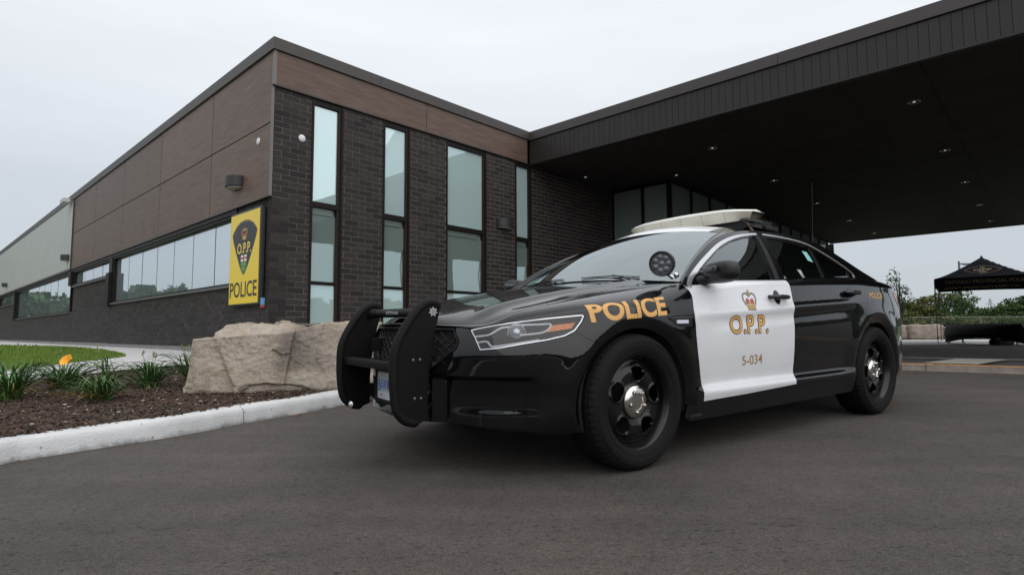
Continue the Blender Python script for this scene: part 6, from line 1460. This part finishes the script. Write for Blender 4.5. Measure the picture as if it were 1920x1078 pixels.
# trees and bushes
M_fol = [mat('foliage_dark', (.030, .062, .016), .7, var=.35, vscale=1.5, island=.45, spec=.25), mat('foliage_mid', (.050, .085, .018), .7, var=.35, vscale=1.5, island=.45, spec=.25), mat('foliage_olive', (.085, .098, .022), .7, var=.35, vscale=1.5, island=.45, spec=.25)]
M_bark = mat('bark', (.08, .065, .05), .9, var=.3, vscale=10, bump=.6, bscale=30)
def tree(x, y, h, w, n, kind, lab, seed, leaf=.16, z0=None, crown_lo=.25, group='trees and bushes beyond the fence', name='tree', lobes=7, cat='tree'):
    R = random.Random(seed); z0 = z0 if z0 is not None else (g_road(x, y) if y < 0 else (1.1 if y > 30 else .6))
    o = empty(name, (x, y, z0), 0, lab, cat, group); b = MB(); b.tube([(0, 0, -.2), (R.uniform(-.1, .1), 0, h*.35), (R.uniform(-.2, .2), 0, h*.85)], [h*.028, h*.02, h*.006], 7)
    L_ = []
    for k in range(lobes):
        a = R.uniform(0, 6.283); r = w*.5*R.uniform(.15, .75); z = h*(crown_lo+(1-crown_lo)*(.15+.75*(k+.5)/lobes)); r *= (1.15-.75*((z/h-crown_lo)/(1-crown_lo))**1.5); c = (r*math.cos(a), r*math.sin(a), z); L_.append((c, w*R.uniform(.16, .30), h*R.uniform(.08, .15)))
        b.tube([(0, 0, h*crown_lo*R.uniform(.7, 1)), (c[0]*.5, c[1]*.5, c[2]-h*.08), c], [h*.009, h*.006, h*.002], 5)
    b.build('trunk', M_bark, o); V = []; F = []
    for k in range(n):
        c, rr, rz_ = R.choice(L_); d = Vector((R.gauss(0, 1), R.gauss(0, 1), R.gauss(0, 1))).normalized()*R.uniform(.35, 1.08)**.6; p = Vector((c[0]+d.x*rr, c[1]+d.y*rr, c[2]+d.z*rz_))
        n_ = Vector((R.gauss(0, .7), R.gauss(0, .7), R.gauss(.5, .7))).normalized(); t_ = n_.orthogonal().normalized(); t_.rotate(Matrix.Rotation(R.uniform(0, 6.28), 3, n_)); s_ = n_.cross(t_); q = leaf*R.uniform(.5, 1.25); i = len(V)
        V += [p-t_*q*.5, p-s_*q*.3, p+t_*q*.55, p+s_*q*.3]; F.append((i, i+1, i+2, i+3))
    mesh_obj('crown', V, F, M_fol[kind], o); return o
T = [(17.2, 26.5, 3.1, 1.5, 900, 0, 'young slim tree just behind the rear of the car', .13), ]
tree(22.6, 33.8, 4.0, 1.5, 800, 0, T[0][6], 3, .13, .5, .12)
bl = [(27.3, 40.0, 1.21, 3.6, 'low olive bush just right of the car'), (29.4, 42.0, 1.95, 4.0, 'rounded olive bush halfway between car and tent'), (31.6, 44.0, 2.71, 4.2, 'rounded bush whose top rises behind the front-left tent leg'), (35.9, 48.0, 2.88, 3.6, 'dark tree left under the tent roof'), (38.6, 50.0, 3.60, 3.2, 'tallest dark tree under the tent roof beside the lamp post'), (40.4, 51.0, 3.02, 3.2, 'leafy tree just right of the lamp post'), (45.6, 56.0, 2.12, 3.6, 'low tree below the shorter pylon'), (32.4, 44.0, 1.09, 4.6, 'low bush above the left end of the canoe'), (35.3, 45.0, 0.94, 4.6, 'low bush above the middle of the canoe'), (42.8, 50.0, 2.36, 4.4, 'round green tree right of the grey shed'), (39.0, 46.0, 0.97, 4.0, 'low green bush above the right end of the canoe'), (44.0, 50.0, 2.96, 5.0, 'broad green tree at the right edge under the tent'), (45.5, 50.0, 3.26, 6.0, 'broad tree cut by the right edge of the photo')]
for k, (x, y, h, w, lab) in enumerate(bl):
    tree(x, y, h, w, int(1500*w/4), [2, 2, 2, 0, 0, 1, 1, 1, 2, 1, 1, 0, 0][k], lab, 60+k, .22, 1.0, .05 if h < 2.6 else .15, lobes=10 if h < 2.6 else 9, name='bush' if h < 2.6 else 'tree', cat='bush' if h < 2.6 else 'tree')
tree(-41.5, 42, 9.2, 5.5, 1600, 0, 'dark tree top showing over the roof at the far left', 9, .35, .4, .35, group='')
# far wood all round (behind the camera too: it is what the panes and the paint mirror)
V = []; F = []; R = random.Random(5)
def wood(a0, a1, rad, hmin, hmax, n, leaf):
    for k in range(n):
        a = math.radians(R.uniform(a0, a1)); rr = rad*R.uniform(.94, 1.12); hx = hmin+(hmax-hmin)*(.5+.5*noise.noise(Vector((a*9, 0, 3)))+.25*noise.noise(Vector((a*40, 1, 3))))
        z = hx*R.uniform(0, 1)**.8; p = Vector((rr*math.sin(a), rr*math.cos(a), z)); n_ = Vector((R.gauss(0, 1), R.gauss(0, 1), R.gauss(.4, .8))).normalized(); t_ = n_.orthogonal().normalized(); s_ = n_.cross(t_); q = leaf*R.uniform(.6, 1.4); i = len(V)
        V.extend([p-t_*q*.5, p-s_*q*.4, p+t_*q*.5, p+s_*q*.4]); F.append((i, i+1, i+2, i+3))
wood(65, 330, 95, 4.5, 9.0, 30000, 1.5); wood(28, 62, 160, 3.2, 6.5, 6000, 1.6)
mesh_obj('distant_wood', V, F, M_fol[0], kind='stuff')
V = [(230*math.sin(math.radians(a)), 230*math.cos(math.radians(a)), z) for a in range(0, 360, 6) for z in (-3, 7)]; n = 60
# light pole behind the viewer, seen only in reflections
